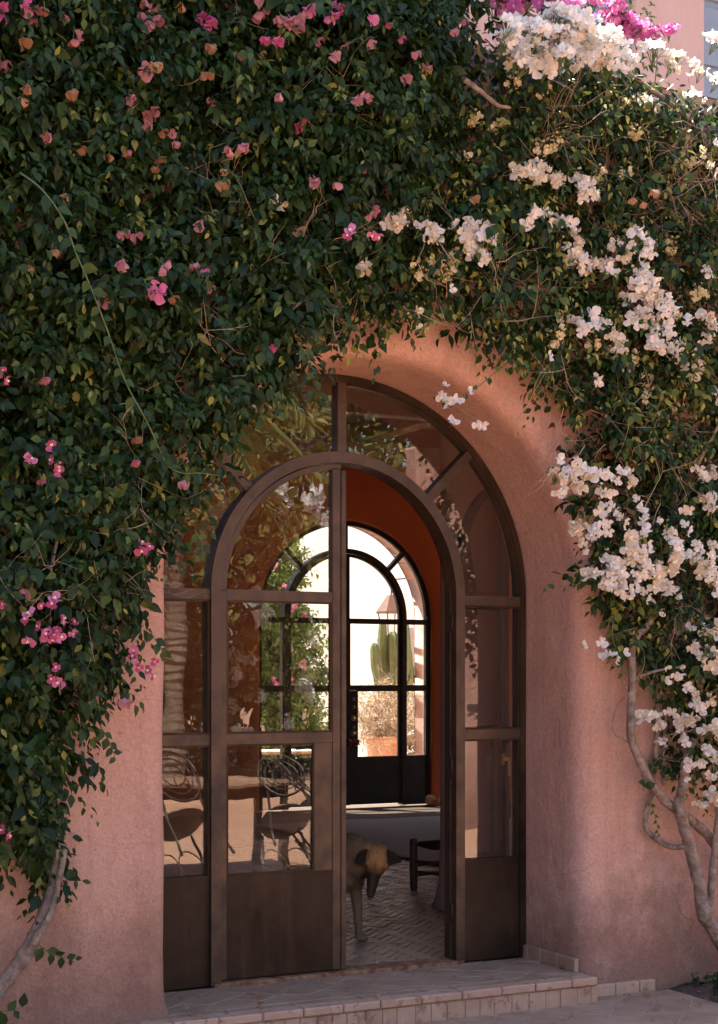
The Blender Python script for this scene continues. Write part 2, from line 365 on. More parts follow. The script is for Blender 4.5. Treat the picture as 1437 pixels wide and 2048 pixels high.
# ------------------------------------------------------------------ bougainvillea flowers
BR = []
for i, (v, w, h) in enumerate(((0, .14, 0), (.22, .80, .10), (.52, 1.02, .17), (.80, .74, .15), (.98, .12, .05))):
    for u in (-1, 0, 1): BR.append((u*w*.5, v, h+(abs(u)*.10 if i in (1, 2, 3) else 0)))
BR = np.array(BR)
BR_F = [(r*3+c, r*3+c+1, r*3+c+4, r*3+c+3) for r in range(4) for c in range(2)]
def flower_cluster_mesh(name, n, spread, flare, size, hang=False, buds=0):
    "n three-bracted flowers on a dome round +Z (hanging ones close like lanterns)"
    P = []; T = []; N = []; S = []; tint = []; mbc = MB(); mbs = MB()
    for i in range(n):
        d = norm(np.array([rng.normal(0, .6), rng.normal(0, .6), rng.uniform(.35, 1)]))
        o = d*spread*rng.uniform(.55, 1.05) if n > 1 else np.zeros(3)
        o[2] *= .75
        ax = norm(d+rng.normal(0, .25, 3)) if n > 1 else norm(np.array([rng.normal(0, .2), rng.normal(0, .2), 1]))
        a0 = rng.uniform(0, 6.28); e1 = norm(np.cross(ax, [.3, .5, .2])); e2 = np.cross(ax, e1); s = size*rng.uniform(.75, 1.2)
        ti = rng.uniform(.1, .95)
        for k in range(3):
            a = a0+k*2.094+rng.normal(0, .15); rd = e1*math.cos(a)+e2*math.sin(a); fl = flare*rng.uniform(.75, 1.25)
            P.append(o); T.append(rd*math.sin(fl)+ax*math.cos(fl)); N.append(ax*math.sin(fl)-rd*math.cos(fl)); S.append(s*rng.uniform(.85, 1.15)); tint.append(np.clip(ti+rng.normal(0, .12), 0, 1))
        if not hang:
            for k in range(3):
                a = a0+.3+k*2.094; q = o+(e1*math.cos(a)+e2*math.sin(a))*s*.12
                mbc.tube([q, q+ax*s*.42], [s*.035, s*.045], 4); mbc.lathe([(.001, 0), (s*.1, s*.015), (.001, s*.03)], 5, tuple(q+ax*s*.42))
        mbs.tube([(0, 0, -spread*.5-.02), tuple(o*.5+np.array([0, 0, -.01])), tuple(o)], .0016, 3)
    for i in range(buds):
        d = norm(np.array([rng.normal(0, 1), rng.normal(0, 1), rng.uniform(0, 1)])); o = d*spread*rng.uniform(.7, 1.25); a = norm(rng.normal(0, 1, 3)); s = size*rng.uniform(.28, .5); mbs.tube([(0, 0, -.01), tuple(o)], .0012, 3)
        for k in range(2):
            P.append(o); T.append(d+.5*a*(1-2*k)); N.append(a*(2*k-1)); S.append(s); tint.append(rng.uniform(0, .3))
    P, T, N, S = map(np.array, (P, T, N, S)); sd, T, N = frames(T, N)
    B = BR[None]+np.concatenate([np.zeros((len(P), 15, 2)), rng.normal(0, .075, (len(P), 15, 1))], 2)
    B = np.repeat(B, 1, 0); B[:, :3, 2] = BR[None, :3, 2]
    V = P[:, None]+(sd[:, None]*B[..., 0:1]+T[:, None]*B[..., 1:2]+N[:, None]*(-B[..., 2:3]))*S[:, None, None]
    me = np_mesh(name, V, BR_F, M['bract_white'], np.array(tint))
    bm = bmesh.new(); bm.from_mesh(me)
    lay = bm.verts.layers.float.get('tint')
    for mb_, mi in ((mbc, 1), (mbs, 2)):
        if not mb_.v: continue
        t = bpy.data.meshes.new('t'); t.from_pydata(mb_.v, [], mb_.f); k = len(bm.faces); bm.from_mesh(t); bm.faces.ensure_lookup_table()
        for f in bm.faces[k:]: f.material_index = mi
        bpy.data.meshes.remove(t)
    bm.to_mesh(me); bm.free()
    me.materials.append(M['pistil']); me.materials.append(M['shoot']); return me

# ================================================================== LARGE STRUCTURE
WY = -.52            # facade plane; the glazed door frame stands at Y = 0
GZ = -.13            # patio level; the step and the room floor are at z = 0
def arch_shell(zb, half, spring, prof, xlim, zlim, amp=.005, nj=26, na=72, cx=0, flare=False):
    "surface swept round an arched opening: prof = [(offset outwards, Y)]; offsets are clamped to the limits"
    path = []
    for i in range(nj): path.append((half, zb+(spring-zb)*i/nj, 1, 0))
    for i in range(na+1):
        a = math.pi*i/na; path.append((half*math.cos(a), spring+half*math.sin(a), math.cos(a), math.sin(a)))
    for i in range(nj): path.append((-half, spring-(spring-zb)*(i+1)/nj, -1, 0))
    v = []
    for o, y in prof:
        for x, z, nx, nz in path:
            X = cx+x+nx*o; Z = z+nz*o
            X = min(max(X, xlim[0]), xlim[1]); Z = min(max(Z, zlim[0]), zlim[1])
            w = mnoise.noise(Vector((X*1.7, Z*1.7, y*3)))*amp*2+mnoise.noise(Vector((X*9, Z*9, y*9)))*amp*.6
            dx = mnoise.noise(Vector((Z*3.1, X*1.3, 5)))*amp*(1 if o < .3 else 0)
            fl = 0; fx = 0
            if flare and X < 0 and y < -.2 and Z < .07:
                q = ((.07-Z)/.2)**1.3; fl = -.08*q*math.exp(-max(0, o-.05)*3); fx = -.07*q*nx*(1 if (o < .12 and X < 0) else 0)
            v.append((X+dx+fx, y+w+fl, Z))
    n = len(path)
    f = [(r*n+i, r*n+i+1, (r+1)*n+i+1, (r+1)*n+i) for r in range(len(prof)-1) for i in range(n-1)]
    mb = MB(); mb.v = v; mb.f = f; return mb

ground = MB().add([(-60, -60, GZ-.02), (60, -60, GZ-.02), (60, 60, GZ-.02), (-60, 60, GZ-.02)], [(0, 1, 2, 3)]).build('ground', M['patio'], kind='structure')

house = empty('house', (0, 0, GZ), label='terracotta pink plastered house front with deep rounded arch opening', cat='house')
def hpart(mb, name, mat, **kw):
    o = mb.build(name, mat, house, **kw); o.matrix_parent_inverse = Matrix.Translation((0, 0, -GZ)); return o
HALF = 1.085; SPR = 1.885
hpart(arch_shell(-.2, HALF, SPR, [(.0, .12), (0, .03), (0, -.08), (0, -.18), (0, -.28), (0, -.36), (.0, -.42), (.006, -.455), (.018, -.482), (.038, -.503), (.066, -.516), (.10, WY), (.18, WY), (.3, WY), (.45, WY), (.65, WY), (.9, WY), (1.2, WY), (1.6, WY), (2.1, WY), (2.7, WY), (20, WY)],
      (-7, 9), (-.2, 4.5), .006, flare=True), 'front_wall', M['plaster'], smooth=True)
hpart(arch_shell(-.2, HALF, SPR, [(0, .12), (.3, .12), (1, .12), (20, .12)], (-4.2, 8.2), (-.2, 4.3), .003), 'inner_wall', M['rust'], smooth=True)
RY = 8.6; RX = 4.346; RSPR = 2.13; RH = 1.075
hpart(arch_shell(-.2, RH, RSPR, [(0, RY+.02), (0, RY), (.02, RY-.015), (.3, RY-.02), (1, RY-.02), (2, RY-.02), (20, RY-.02)], (-4.2, 8.2), (-.2, 4.3), .003, cx=RX), 'rear_wall', M['rust'], smooth=True)
hpart(arch_shell(-.2, RH, RSPR, [(0, RY+.02), (0, RY+.15), (0, RY+.4), (0, RY+.38), (.02, RY+.43), (.07, RY+.45), (.3, RY+.45), (1, RY+.45), (20, RY+.45)], (-7, 9), (-.2, 4.5), .004, cx=RX), 'courtyard_front', M['plaster'], smooth=True)
for y0_, y1_, z0_, z1_ in ((.12, 3.4, -.2, 4.3), (7.6, RY, -.2, 4.3), (3.4, 7.6, -.2, -.02), (3.4, 7.6, 2.4, 4.3)):  # pieces leave an unseen opening, added to let light into the room
    hpart(MB().box(8.2, 8.4, y0_, y1_, z0_, z1_), 'side_wall', M['rust'])
for xa, xb in ((-4.4, -4.2),):   # each side wall has one made-up opening, added to brighten the room
    for y0_, y1_, z0_, z1_ in ((.12, 1.4, -.2, 4.3), (8.0, RY, -.2, 4.3), (1.4, 8.0, -.2, -.02), (1.4, 8.0, 2.5, 4.3)):
        hpart(MB().box(xa, xb, y0_, y1_, z0_, z1_), 'side_wall', M['rust'])
hpart(MB().box(-7, 9, WY+.02, RY+.44, 4.3, 4.49), 'ceiling', M['plaster'])
hpart(MB().box(-7, .25, WY, RY+.48, 4.5, 6.3), 'upper_storey', M['plaster'])
for x in (-2.0, .2, 2.4, 4.6, 6.8):
    hpart(MB().box(x-.09, x+.09, .13, RY-.03, 4.10, 4.298), 'ceiling_beam', M['wood'], bevel=.01)
for y in (3.2, 5.6, RY-.13):
    hpart(MB().box(-4.19, 8.19, y-.08, y+.08, 3.84, 4.06), 'cross_beam', M['wood'], bevel=.01)
hpart(MB().lathe([(.255, 0), (.235, .06), (.21, .16), (.20, .45), (.20, 3.8), (.20, 4.29)], 20, (1.70, 1.55, 0.002)), 'pier', M['plaster2'], smooth=True)

MB().box(4.5, 12, -7.6, -7.25, -.2, 3.9).build('garden_wall', M['plaster'], bevel=.03, label='sunlit pink garden wall mirrored in the right sidelight', cat='wall')
hpart(MB().box(-8.2, -7.0, -9, RY+.48, -.2, 5.2), 'added_shade_wall', M['plaster'], bevel=.03)  # unseen wall, added to block skylight from the left and bounce pink
# set-back storey behind the roof terrace (top right of the photo)
up = empty('upper_building', (5, 3, 4.5), label='pink plastered storey set back above the white flowers with blue shuttered openings', cat='building')
def upart(mb, name, mat, **kw):
    o = mb.build(name, mat, up, **kw); o.matrix_parent_inverse = Matrix.Translation((-5, -3, -4.5)); return o
q = [at(1155, 60, 3)[0], at(1268, 60, 3)[0], at(1412, 60, 3)[0], at(1500, 60, 3)[0]]
for a, b in ((.3, q[0]), (q[1], q[2]), (q[3], 9)):
    upart(MB().box(a, b, 3, 3.35, 4.49, 7.9), 'wall', M['plaster2'], bevel=.02)
upart(MB().box(.3, 9, 3.002, 3.348, 7.9, 8.0), 'wall', M['plaster2'])
for a, b in ((q[0], q[1]), (q[2], q[3])):
    w = upart(MB().box(a, b, 3.16, 3.22, 4.5, 7.9), 'window', M['shutter'])
    for i in range(12):
        zz = 4.6+i*.27; s_ = MB().box(a+.04, b-.04, 3.135, 3.158, zz, zz+.2).build('shutter_slat', M['shutter'], w)
    MB().box(a, a+.05, 3.11, 3.157, 4.5, 7.9).build('frame', M['shutter'], w); MB().box(b-.05, b, 3.11, 3.157, 4.5, 7.9).build('frame', M['shutter'], w)

# ------------------------------------------------------------------ step and patio tiles
def clip_poly(poly, x0, x1, y0, y1):
    for ax, lim, sg in ((0, x0, 1), (0, x1, -1), (1, y0, 1), (1, y1, -1)):
        out = []
        for i, p in enumerate(poly):
            q_ = poly[(i+1) % len(poly)]; a = sg*(p[ax]-lim); b = sg*(q_[ax]-lim)
            if a >= 0: out.append(p)
            if a*b < 0:
                t = a/(a-b); out.append((p[0]+(q_[0]-p[0])*t, p[1]+(q_[1]-p[1])*t))
        poly = out
        if len(poly) < 3: return []
    return poly
def shrink(poly, g):
    c = np.mean(poly, axis=0); return [tuple(np.array(p)+(c-np.array(p))*min(.4, g/max(.01, np.linalg.norm(c-np.array(p))))) for p in poly]
def area(p): return abs(sum(p[i][0]*p[(i+1) % len(p)][1]-p[(i+1) % len(p)][0]*p[i][1] for i in range(len(p))))/2

step = empty('step', (0, -.35, GZ), label='low terracotta tiled doorstep below the arched glass doors', cat='step')
def spart(mb, name, mat, **kw):
    o = mb.build(name, mat, step, **kw); o.matrix_parent_inverse = Matrix.Translation((0, .35, -GZ)); return o
SF = -.645
spart(MB().box(-1.35, 1.10, SF+.006, -.02, GZ-.1, -.0125), 'base', M['grout'])
def jit(p, a): return (p[0]+random.uniform(-a, a), p[1]+random.uniform(-a, a))
cell = .155; nodes_ = {}
def node(i, j):
    if (i, j) not in nodes_:
        x = (i+j)*cell*.78; y = (i-j)*cell*.62-.3; nodes_[i, j] = jit((x, y), .017)
    return nodes_[i, j]
for i in range(-14, 15):
    for j in range(-14, 15):
        p = clip_poly([node(i, j), node(i+1, j), node(i+1, j+1), node(i, j+1)], -1.33, 1.075, SF+.145, -.03)
        if p and area(p) > .0012: spart(MB().prism(shrink(p, .006), -.022, random.uniform(-.0085, -.005), .003), 'tile', M['tile'])
x = -1.33
while x < 1.06:
    w = random.uniform(.15, .2); b = min(x+w, 1.075)
    spart(MB().prism([(x+.004, SF+.075), (b-.004, SF+.075), (b-.004, SF+.139), (x+.004, SF+.139)], -.022, random.uniform(-.009, -.006), .003), 'tile', M['tile'])
    x = b
x = -1.32
while x < 1.08:
    w = random.uniform(.19, .23); b = min(x+w, 1.09)
    spart(MB().box(x+.0018, b-.0018, SF-.012+random.uniform(-.003, .003), SF+.07, -.045, random.uniform(-.009, -.005)), 'edge_tile', M['tile_edge'], bevel=.006)
    x = b
x = -1.32
while x < 1.09:
    w = random.uniform(.07, .1); b = min(x+w, 1.1)
    spart(MB().box(x+.001, b-.001, SF+random.uniform(-.002, .001), SF+.03, GZ-.02, -.049), 'riser_tile', M['tile_edge'], bevel=.003)
    x = b
# skirting tiles inside the reveal and along the wall foot on the right
y = -.50
for w in (.16, .15, .12, .05):
    spart(MB().box(1.063, 1.09, y+.002, y+w-.002, -.01, .062+random.uniform(-.003, .004)), 'skirting_tile', M['tile'], bevel=.004); y += w
x = 1.135
for w in (.15, .15, .10):
    hpart(MB().box(x+.002, x+w-.002, WY-.022, WY+.02, GZ-.02, GZ+.055), 'skirting_tile', M['tile_edge'], bevel=.004); x += w
spart(MB().box(-.69, .69, -.055, .08, -.012, .012), 'threshold', M['rusted'], bevel=.004)

patio = MB().box(-2.4, 1.62, -2.4, WY-.024, GZ-.06, GZ-.006).build('patio', M['grout'], kind='structure')
cell = .2; nodes2 = {}
def node2(i, j):
    if (i, j) not in nodes2: nodes2[i, j] = jit(((i+j)*cell*.6, (i-j)*cell*.6-1.4), .012)
    return nodes2[i, j]
for i in range(-16, 17):
    for j in range(-16, 17):
        p = [node2(i, j), node2(i+1, j), node2(i+1, j+1), node2(i, j+1)]
        c = np.mean(p, axis=0)
        if not (-.6 < c[0] < 2.4 and -1.9 < c[1]): continue
        p = clip_poly(p, -2.39, 1.61 if c[1] < -.6 else 1.535, -2.39, SF-.005 if c[0] < 1.1 else WY-.02)
        if p and area(p) > .002: MB().prism(shrink(p, .006), GZ-.03, GZ+random.uniform(-.002, .002), .003).build('tile', M['tile'], patio)
soil = MB()
n = 24
for i in range(n+1):
    for j in range(n+1):
        X = 1.60+i*.1; Y_ = -2.2+j*.073
        soil.v.append((X, Y_, GZ-.015+.05*(i > 0)*(.5+mnoise.noise(Vector((X*4, Y_*4, 0))))+.02*mnoise.noise(Vector((X*17, Y_*17, 2)))))
soil.f = [(i*(n+1)+j, (i+1)*(n+1)+j, (i+1)*(n+1)+j+1, i*(n+1)+j+1) for i in range(n) for j in range(n)]
soil.build('soil_bed', M['soil'], smooth=True, kind='structure')

# ------------------------------------------------------------------ herringbone brick floor of the room
floor = MB().box(-4.2, 8.2, .02, RY+.44, -.08, -.016).build('floor', M['mortar'], kind='structure')
bw = .052; nn_ = 3
bv = []
C45 = math.cos(math.pi/4)
def rot45(p): return (C45*(p[0]-p[1]), C45*(p[0]+p[1]))
for i in range(-140, 200):
    for j in range(-45, 60):
        ox = (i+nn_*j)*bw; oy = (i-nn_*j)*bw
        for (a, b, c_, d) in ((0, nn_, 0, 1), (nn_, nn_+1, 1-nn_, 1)):
            ctr = rot45((ox+(a+b)/2*bw, oy+(c_+d)/2*bw))
            if -1.6 < ctr[0] < 5.6 and .12 < ctr[1] < 8.3: bv.append((ctr, a == 0))
cs = np.array([b[0] for b in bv]); p3 = np.column_stack([cs, np.zeros(len(cs))]); d_ = p3-CAM; zz = d_@FWD
bx, by = CX+F*(d_@RT)/zz, HOR+F*CAM[2]/zz
vis = (bx > 672) & (bx < 900) & (by > 1700)
order = np.argsort(-(vis*1000+1/zz)); near = set(order[:300].tolist())
variants = {}
for h in (0, 1):
    for k in range(6):
        L_, W_ = (bw*nn_-.008)/2, (bw-.008)/2
        mb = MB(); a = math.pi/4+(0 if h else math.pi/2)
        pl = [(sx*L_+random.uniform(-.002, .002), sy*W_+random.uniform(-.0015, .0015)) for sx, sy in ((-1, -1), (1, -1), (1, 1), (-1, 1))]
        pl = [(p[0]*math.cos(a)-p[1]*math.sin(a), p[0]*math.sin(a)+p[1]*math.cos(a)) for p in pl]
        mb.prism(pl, -.02, 0, .004); variants[h, k] = mb
vm = {k: m_.mesh('brick', M['brick']) for k, m_ in variants.items()}
far = MB()
for q_, (c_, h) in enumerate(bv):
    k = random.randrange(6); z = random.uniform(-.0035, .0005); tl = (random.uniform(-.012, .012), random.uniform(-.012, .012))
    if q_ in near:
        o = link('brick', vm[int(h), k], floor); o.location = (c_[0], c_[1], z); o.rotation_euler = (tl[0], tl[1], random.uniform(-.02, .02))
    else:
        if not (zz[q_] < 14 and 420 < bx[q_] < 960): continue
        m_ = variants[int(h), k]; far.add([(p[0]+c_[0], p[1]+c_[1], p[2]+z+p[0]*tl[1]+p[1]*tl[0]) for p in m_.v], m_.f)
far.build('brick_paving', M['brick'], floor, kind='stuff')

# ================================================================== GLAZED STEEL DOORS
def door_set(prefix, label, spring, r_out, r_in, z_r1, z_r2, z_kick, mats, loc, open_deg, leaf_len=.655):
    "arched frame with sidelights, fan panes and a pair of leaves. Local x along wall, y into the house"
    S, K = mats
    root = empty(prefix, loc, label=label, cat='doorway')
    fo = .034; fi = .052; y0, y1 = -.03, .05; ri = r_in-fi
    P = math.pi
    mb = MB().arc(r_out-fo, r_out, 0, P, spring, y0, y1, 64)
    for s in (-1, 1): mb.box(min(s*(r_out-fo), s*r_out), max(s*(r_out-fo), s*r_out), y0, y1, 0, spring)
    mb.build('outer_frame', K, root)
    mb = MB().arc(ri, r_in, 0, P, spring, y0-.012, y1+.03, 56)
    mb.build('inner_arch', S, root)
    for s in (-1, 1): MB().box(min(s*ri, s*r_in), max(s*ri, s*r_in), y0-.012, y1+.03, 0, spring).build('post', S, root)
    rr0 = r_in; rr1 = r_out-fo
    angs = [P/4, P/2, 3*P/4]
    for a in angs:
        MB().bar((rr0*math.cos(a)*.997, spring+rr0*math.sin(a)*.997), (rr1*math.cos(a)*1.003, spring+rr1*math.sin(a)*1.003), .046, y0+.004, y1-.004).build('rib', S, root)
    ed = [0.0]+angs+[P]
    for a, b in zip(ed[:-1], ed[1:]):
        # fan pane, thin curved plate
        MB().arc(rr0-.004, rr1+.004, a+.018, b-.018, spring, .008, .013, 20).build('pane', M['glass'], root)
        g0 = a+(.03 if a else .028); g1 = b-(.03 if b < P else .028)
        MB().arc(rr1-.012, rr1+.002, g0, g1, spring, -.022, .007, 20).build('glazing_bead', K, root)
    for s in (-1, 1):
        xa, xb = sorted((s*r_in, s*(r_out-fo)))
        for z in (z_r1, z_r2): MB().box(xa-.002, xb+.002, y0+.004, y1-.004, z-.025, z+.025).build('rail', S, root)
        for za, zb in ((z_r1+.02, spring+.03), (z_r2+.02, z_r1-.02), (z_kick-.005, z_r2-.02)):
            MB().box(xa-.004, xb+.004, .008, .013, za, zb).build('pane', M['glass'], root)
            if zb-za > .2:
                bd = MB()
                for u, w in ((xa, xa+.010), (xb-.010, xb)): bd.box(u, w, -.020, .007, za+.005, zb-.005)
                bd.box(xa+.010, xb-.010, -.020, .007, za+.005, za+.015); bd.box(xa+.010, xb-.010, -.020, .007, zb-.015, zb-.005)
                bd.build('glazing_bead', K, root)
        MB().box(xa-.003, xb+.003, -.016, .016, 0.0, z_kick).build('kick_plate', K, root)
    # leaves: local origin at the hinge, closed leaf runs along +x for the left one and -x for the right one
    for s, deg in ((1, open_deg[0]), (-1, open_deg[1])):
        L = ri-.006
        leaf = MB()
        # curved stile/top rail
        ly0, ly1 = -.02, .03
        xc = s*ri   # centre line of the opening in leaf coordinates
        a0, a1 = (P/2, P) if s > 0 else (0, P/2)
        ro = ri-.006
        leaf.arc(ro-.03, ro, a0, a1, spring, ly0, ly1, 32, xc=xc)
        xs = sorted((s*.006, s*.036)); leaf.box(xs[0], xs[1], ly0, ly1, .02, spring)
        xs = sorted((s*(ri-.05), s*(ri-.004))); zt = spring+math.sqrt(ro**2-.03**2)-.02
        leaf.box(xs[0], xs[1], ly0, ly1, .02, zt)
        o = leaf.build('door_leaf', S, root, bevel=.003)
        o.location = (-s*ri, 0, 0); o.rotation_euler = (0, 0, math.radians(deg)*(1 if s > 0 else -1))
        xi, xj = s*.036, s*(ri-.05)
        a, b = sorted((xi, xj))
        lock = sorted((s*(ri-.145), xj))
        for z in (z_r1, z_r2): MB().box(a-.001, b+.001, ly0+.003, ly1-.003, z-.025, z+.025).build('rail', S, o)
        MB().box(lock[0], lock[1]+.0, ly0+.006, ly1-.006, z_kick+.001, z_r2-.026).build('lock_plate', S, o)
        MB().box(a-.002, b+.002, ly0+.004, ly1-.004, .022, z_kick).build('kick_plate', K, o)
        la, lb = (a, lock[0]) if s > 0 else (lock[1], b)
        for xa, xb, za, zb in ((a, b, z_r2+.02, z_r1-.02), (la, lb, z_kick-.004, z_r2-.02)):
            MB().box(xa-.004, xb+.004, .0, .005, za, zb).build('pane', M['glass'], o)
            bd = MB()
            for u, w in ((xa, xa+.010), (xb-.010, xb)): bd.box(u, w, -.014, -.001, za+.005, zb-.005)
            bd.box(xa+.010, xb-.010, -.014, -.001, za+.005, za+.015); bd.box(xa+.010, xb-.010, -.014, -.001, zb-.015, zb-.005)
            bd.build('glazing_bead', K, o)
        # quarter-round top pane
        R = ro-.026; xv = xj-xc; pts = []
        za = z_r1+.02
        if s > 0:
            aa = math.acos(xv/R); pts = [(xc+R*math.cos(t), spring+R*math.sin(t)) for t in np.linspace(aa, P, 24)]+[(xc-R, za), (xj+.004, za)]
        else:
            aa = math.acos(xv/R); pts = [(xc+R*math.cos(t), spring+R*math.sin(t)) for t in np.linspace(0, aa, 24)]+[(xj-.004, za), (xc+R, za)]
        MB().plate(pts, .0, .005).build('pane', M['glass'], o)
        if s > 0:   # cover strip over the meeting edges
            MB().box(s*(ri-.004), s*(ri+.024), ly0-.006, ly1-.02, .022, spring+ro-.03).build('meeting_strip', S, o, bevel=.003)
        # lever handle and key
        hx = s*(ri-.09)
        h = MB().tube([(hx, .03, 1.12), (hx, .075, 1.12), (hx-s*.02, .085, 1.12), (hx-s*.11, .085, 1.115)], .008, 8).build('handle', M['iron'], o, smooth=True)
        k = MB().box(hx-.016, hx+.016, .03, .036, .99, 1.05).box(hx-.006, hx+.006, .036, .07, 1.012, 1.03).tube([(hx, .068, 1.01), (hx+.004, .07, .97), (hx, .07, .93)], .006, 6)
        k.build('key', M['brass'] if s < 0 else M['iron'], o)
        for z in (.25, 1.0, 1.75): MB().tube([(0, .0, z-.05), (0, .0, z+.05)], .011, 8).build('hinge', K, o, smooth=True)
    return root
front = door_set('arched_doorway', 'brown steel and glass arched doors at the front with right leaf open', SPR, 1.08, .70, 1.865, 1.172, .515, (M['steel'], M['steel_dark']), (0, 0, 0), (0, 147))
rear = door_set('arched_doorway', 'black steel and glass arched doors across the room opening onto the courtyard', RSPR, 1.07, .765, 2.09, 1.33, .55, (M['steel_black'], M['steel_black']), (RX, 8.66, 0), (0, 0))

# ================================================================== BOUGAINVILLEAS
def tnoise(X, Z, s, o=0.):
    return np.array([mnoise.noise(Vector((a*s+o, b*s-o, o*1.7))) for a, b in zip(np.atleast_1d(X), np.atleast_1d(Z))])
def in_poly(X, Z, poly):
    r = np.zeros(len(X), bool); n = len(poly)
    for i in range(n):
        x0, z0 = poly[i]; x1, z1 = poly[(i+1) % n]
        c = ((z0 > Z) != (z1 > Z)) & (X < (x1-x0)*(Z-z0)/((z1-z0) if z1 != z0 else 1e-9)+x0); r ^= c
    return r
def edge_dist(X, Z, poly):
    d = np.full(len(X), 9.)
    for i in range(len(poly)):
        a = np.array(poly[i]); b = np.array(poly[(i+1) % len(poly)]); ab = b-a
        t = np.clip(((X-a[0])*ab[0]+(Z-a[1])*ab[1])/(ab@ab), 0, 1); d = np.minimum(d, np.hypot(X-a[0]-t*ab[0], Z-a[1]-t*ab[1]))
    return d
def wall_poly(pts, Y=-.75): return [tuple(at(x, y, Y)[[0, 2]]) for x, y in pts]
POLY_P = wall_poly([(-700, -420), (900, -420), (960, -60), (940, 120), (870, 330), (800, 470), (780, 570), (700, 590), (640, 640), (665, 690), (600, 735), (520, 790), (470, 880), (440, 940), (370, 985), (365, 1060), (300, 1100), (285, 1180), (270, 1260), (250, 1330), (190, 1400), (135, 1480), (150, 1560), (135, 1660), (130, 1760), (60, 1720), (20, 1700), (-120, 1760), (-700, 1800)])
POLY_W = wall_poly([(905, 60), (1000, 50), (1140, 75), (1280, 85), (1330, 150), (1437, 205), (1900, 210), (1900, 1500), (1500, 1590), (1410, 1580), (1350, 1480), (1390, 1400), (1330, 1340), (1290, 1290), (1260, 1210), (1200, 1150), (1215, 1060), (1190, 1000), (1180, 920), (1170, 830), (1130, 760), (1060, 700), (985, 660), (900, 610), (830, 620), (780, 650), (700, 640), (640, 620), (720, 560), (800, 480), (870, 330), (930, 130)])
def thick(X, Z, which):
    base = .27 if which == 'p' else .24
    t = base+.16*tnoise(X, Z, 1.3, 3 if which == 'p' else 11)+.12*tnoise(X, Z, 3.1, 7 if which == 'p' else 17)
    return np.maximum(.08, t)
def surface_y(X, Z, which): return WY-thick(X, Z, which)
def on_bush(x, y, which, out=.04):
    Y = -.8
    for _ in range(4):
        p = at(x, y, Y); Y = float(surface_y(p[0], p[2], which)[0])-out
    return at(x, y, Y)
def sample_poly(poly, dens):
    a = np.array(poly); lo, hi = a.min(0), a.max(0); n = int((hi-lo).prod()*dens)
    q = rng.uniform(lo, hi, (n, 2)); k = in_poly(q[:, 0], q[:, 1], poly); return q[k]
def bush_leaves(poly, which, dens, holes, young, size, n_leaf=11):
    q = sample_poly(poly, dens); X, Z = q[:, 0], q[:, 1]
    # sparser beyond the frame of the photograph
    pxx, pyy = px(np.column_stack([X, np.full(len(X), -.8), Z]))
    outm = (pxx < -120) | (pxx > 1560) | (pyy < -160)
    keep = ~(outm & (rng.random(len(X)) < .5))
    hole = tnoise(X, Z, 2.3, 31 if which == 'p' else 43)
    inner = (hole > holes) & (rng.random(len(X)) < .85)
    keep &= ~(inner & (rng.random(len(X)) < .45))
    X, Z, inner = X[keep], Z[keep], inner[keep]
    ed = edge_dist(X, Z, poly); t = thick(X, Z, which)*np.clip(.35+ed*3, .35, 1)
    u = rng.random(len(X))**.55; u = np.where(inner, u*.15, u)
    Y = WY-.02-t*u
    P0 = np.column_stack([X, Y, Z])
    D = np.column_stack([rng.normal(0, .55, len(X)), -rng.uniform(.2, 1.1, len(X)), rng.normal(.0, .6, len(X))])
    lowedge = ed < .18
    D[lowedge, 2] -= .5
    return sprigs(P0, D, n_leaf, .19, size, .55, young)
def build_foliage(root, data, mat, n_single=300, px_lim=(-20, 1457, -20, 2068)):
    P, T, N, Ln, W, ti = data
    d = P-CAM; z = d@FWD; x_, y_ = px(P)
    infr = (x_ > px_lim[0]) & (x_ < px_lim[1]) & (y_ > px_lim[2]) & (y_ < px_lim[3])
    S_, T_, N_ = frames(T, N); facing = np.abs((N_*norm(d)).sum(1))
    score = np.where(infr, Ln/z*facing*np.clip((WY-.12-P[:, 1])/.25, 0, 1.2), 0)+rng.random(len(P))*1e-5
    top = np.argsort(-score)[:n_single]; rest = np.ones(len(P), bool); rest[top] = False
    V = leaf_verts(P[rest], T[rest], N[rest], Ln[rest], W[rest], rng.uniform(.4, 2.2, rest.sum()))
    me = np_mesh('foliage', V, LEAF_F, mat, ti[rest]); link('foliage', me, root, kind='stuff')
    var = []
    for k in range(8):
        v = LEAF_V.copy()*np.array([.75, 1, rng.uniform(.5, 2.2)])
        v[:, 0] += rng.normal(0, .012, 10)
        var.append(np_mesh('leaf', v[None], LEAF_F, mat, np.array([.08+.09*k])))
    for i in top:
        k = int(np.clip((ti[i]-.08)/.09, 0, 7)); o = link('leaf', var[k], root)
        m = Matrix(((S_[i, 0], T_[i, 0], N_[i, 0], P[i, 0]), (S_[i, 1], T_[i, 1], N_[i, 1], P[i, 1]), (S_[i, 2], T_[i, 2], N_[i, 2], P[i, 2]), (0, 0, 0, 1)))
        o.matrix_basis = m @ Matrix.Diagonal((Ln[i], Ln[i], Ln[i], 1))

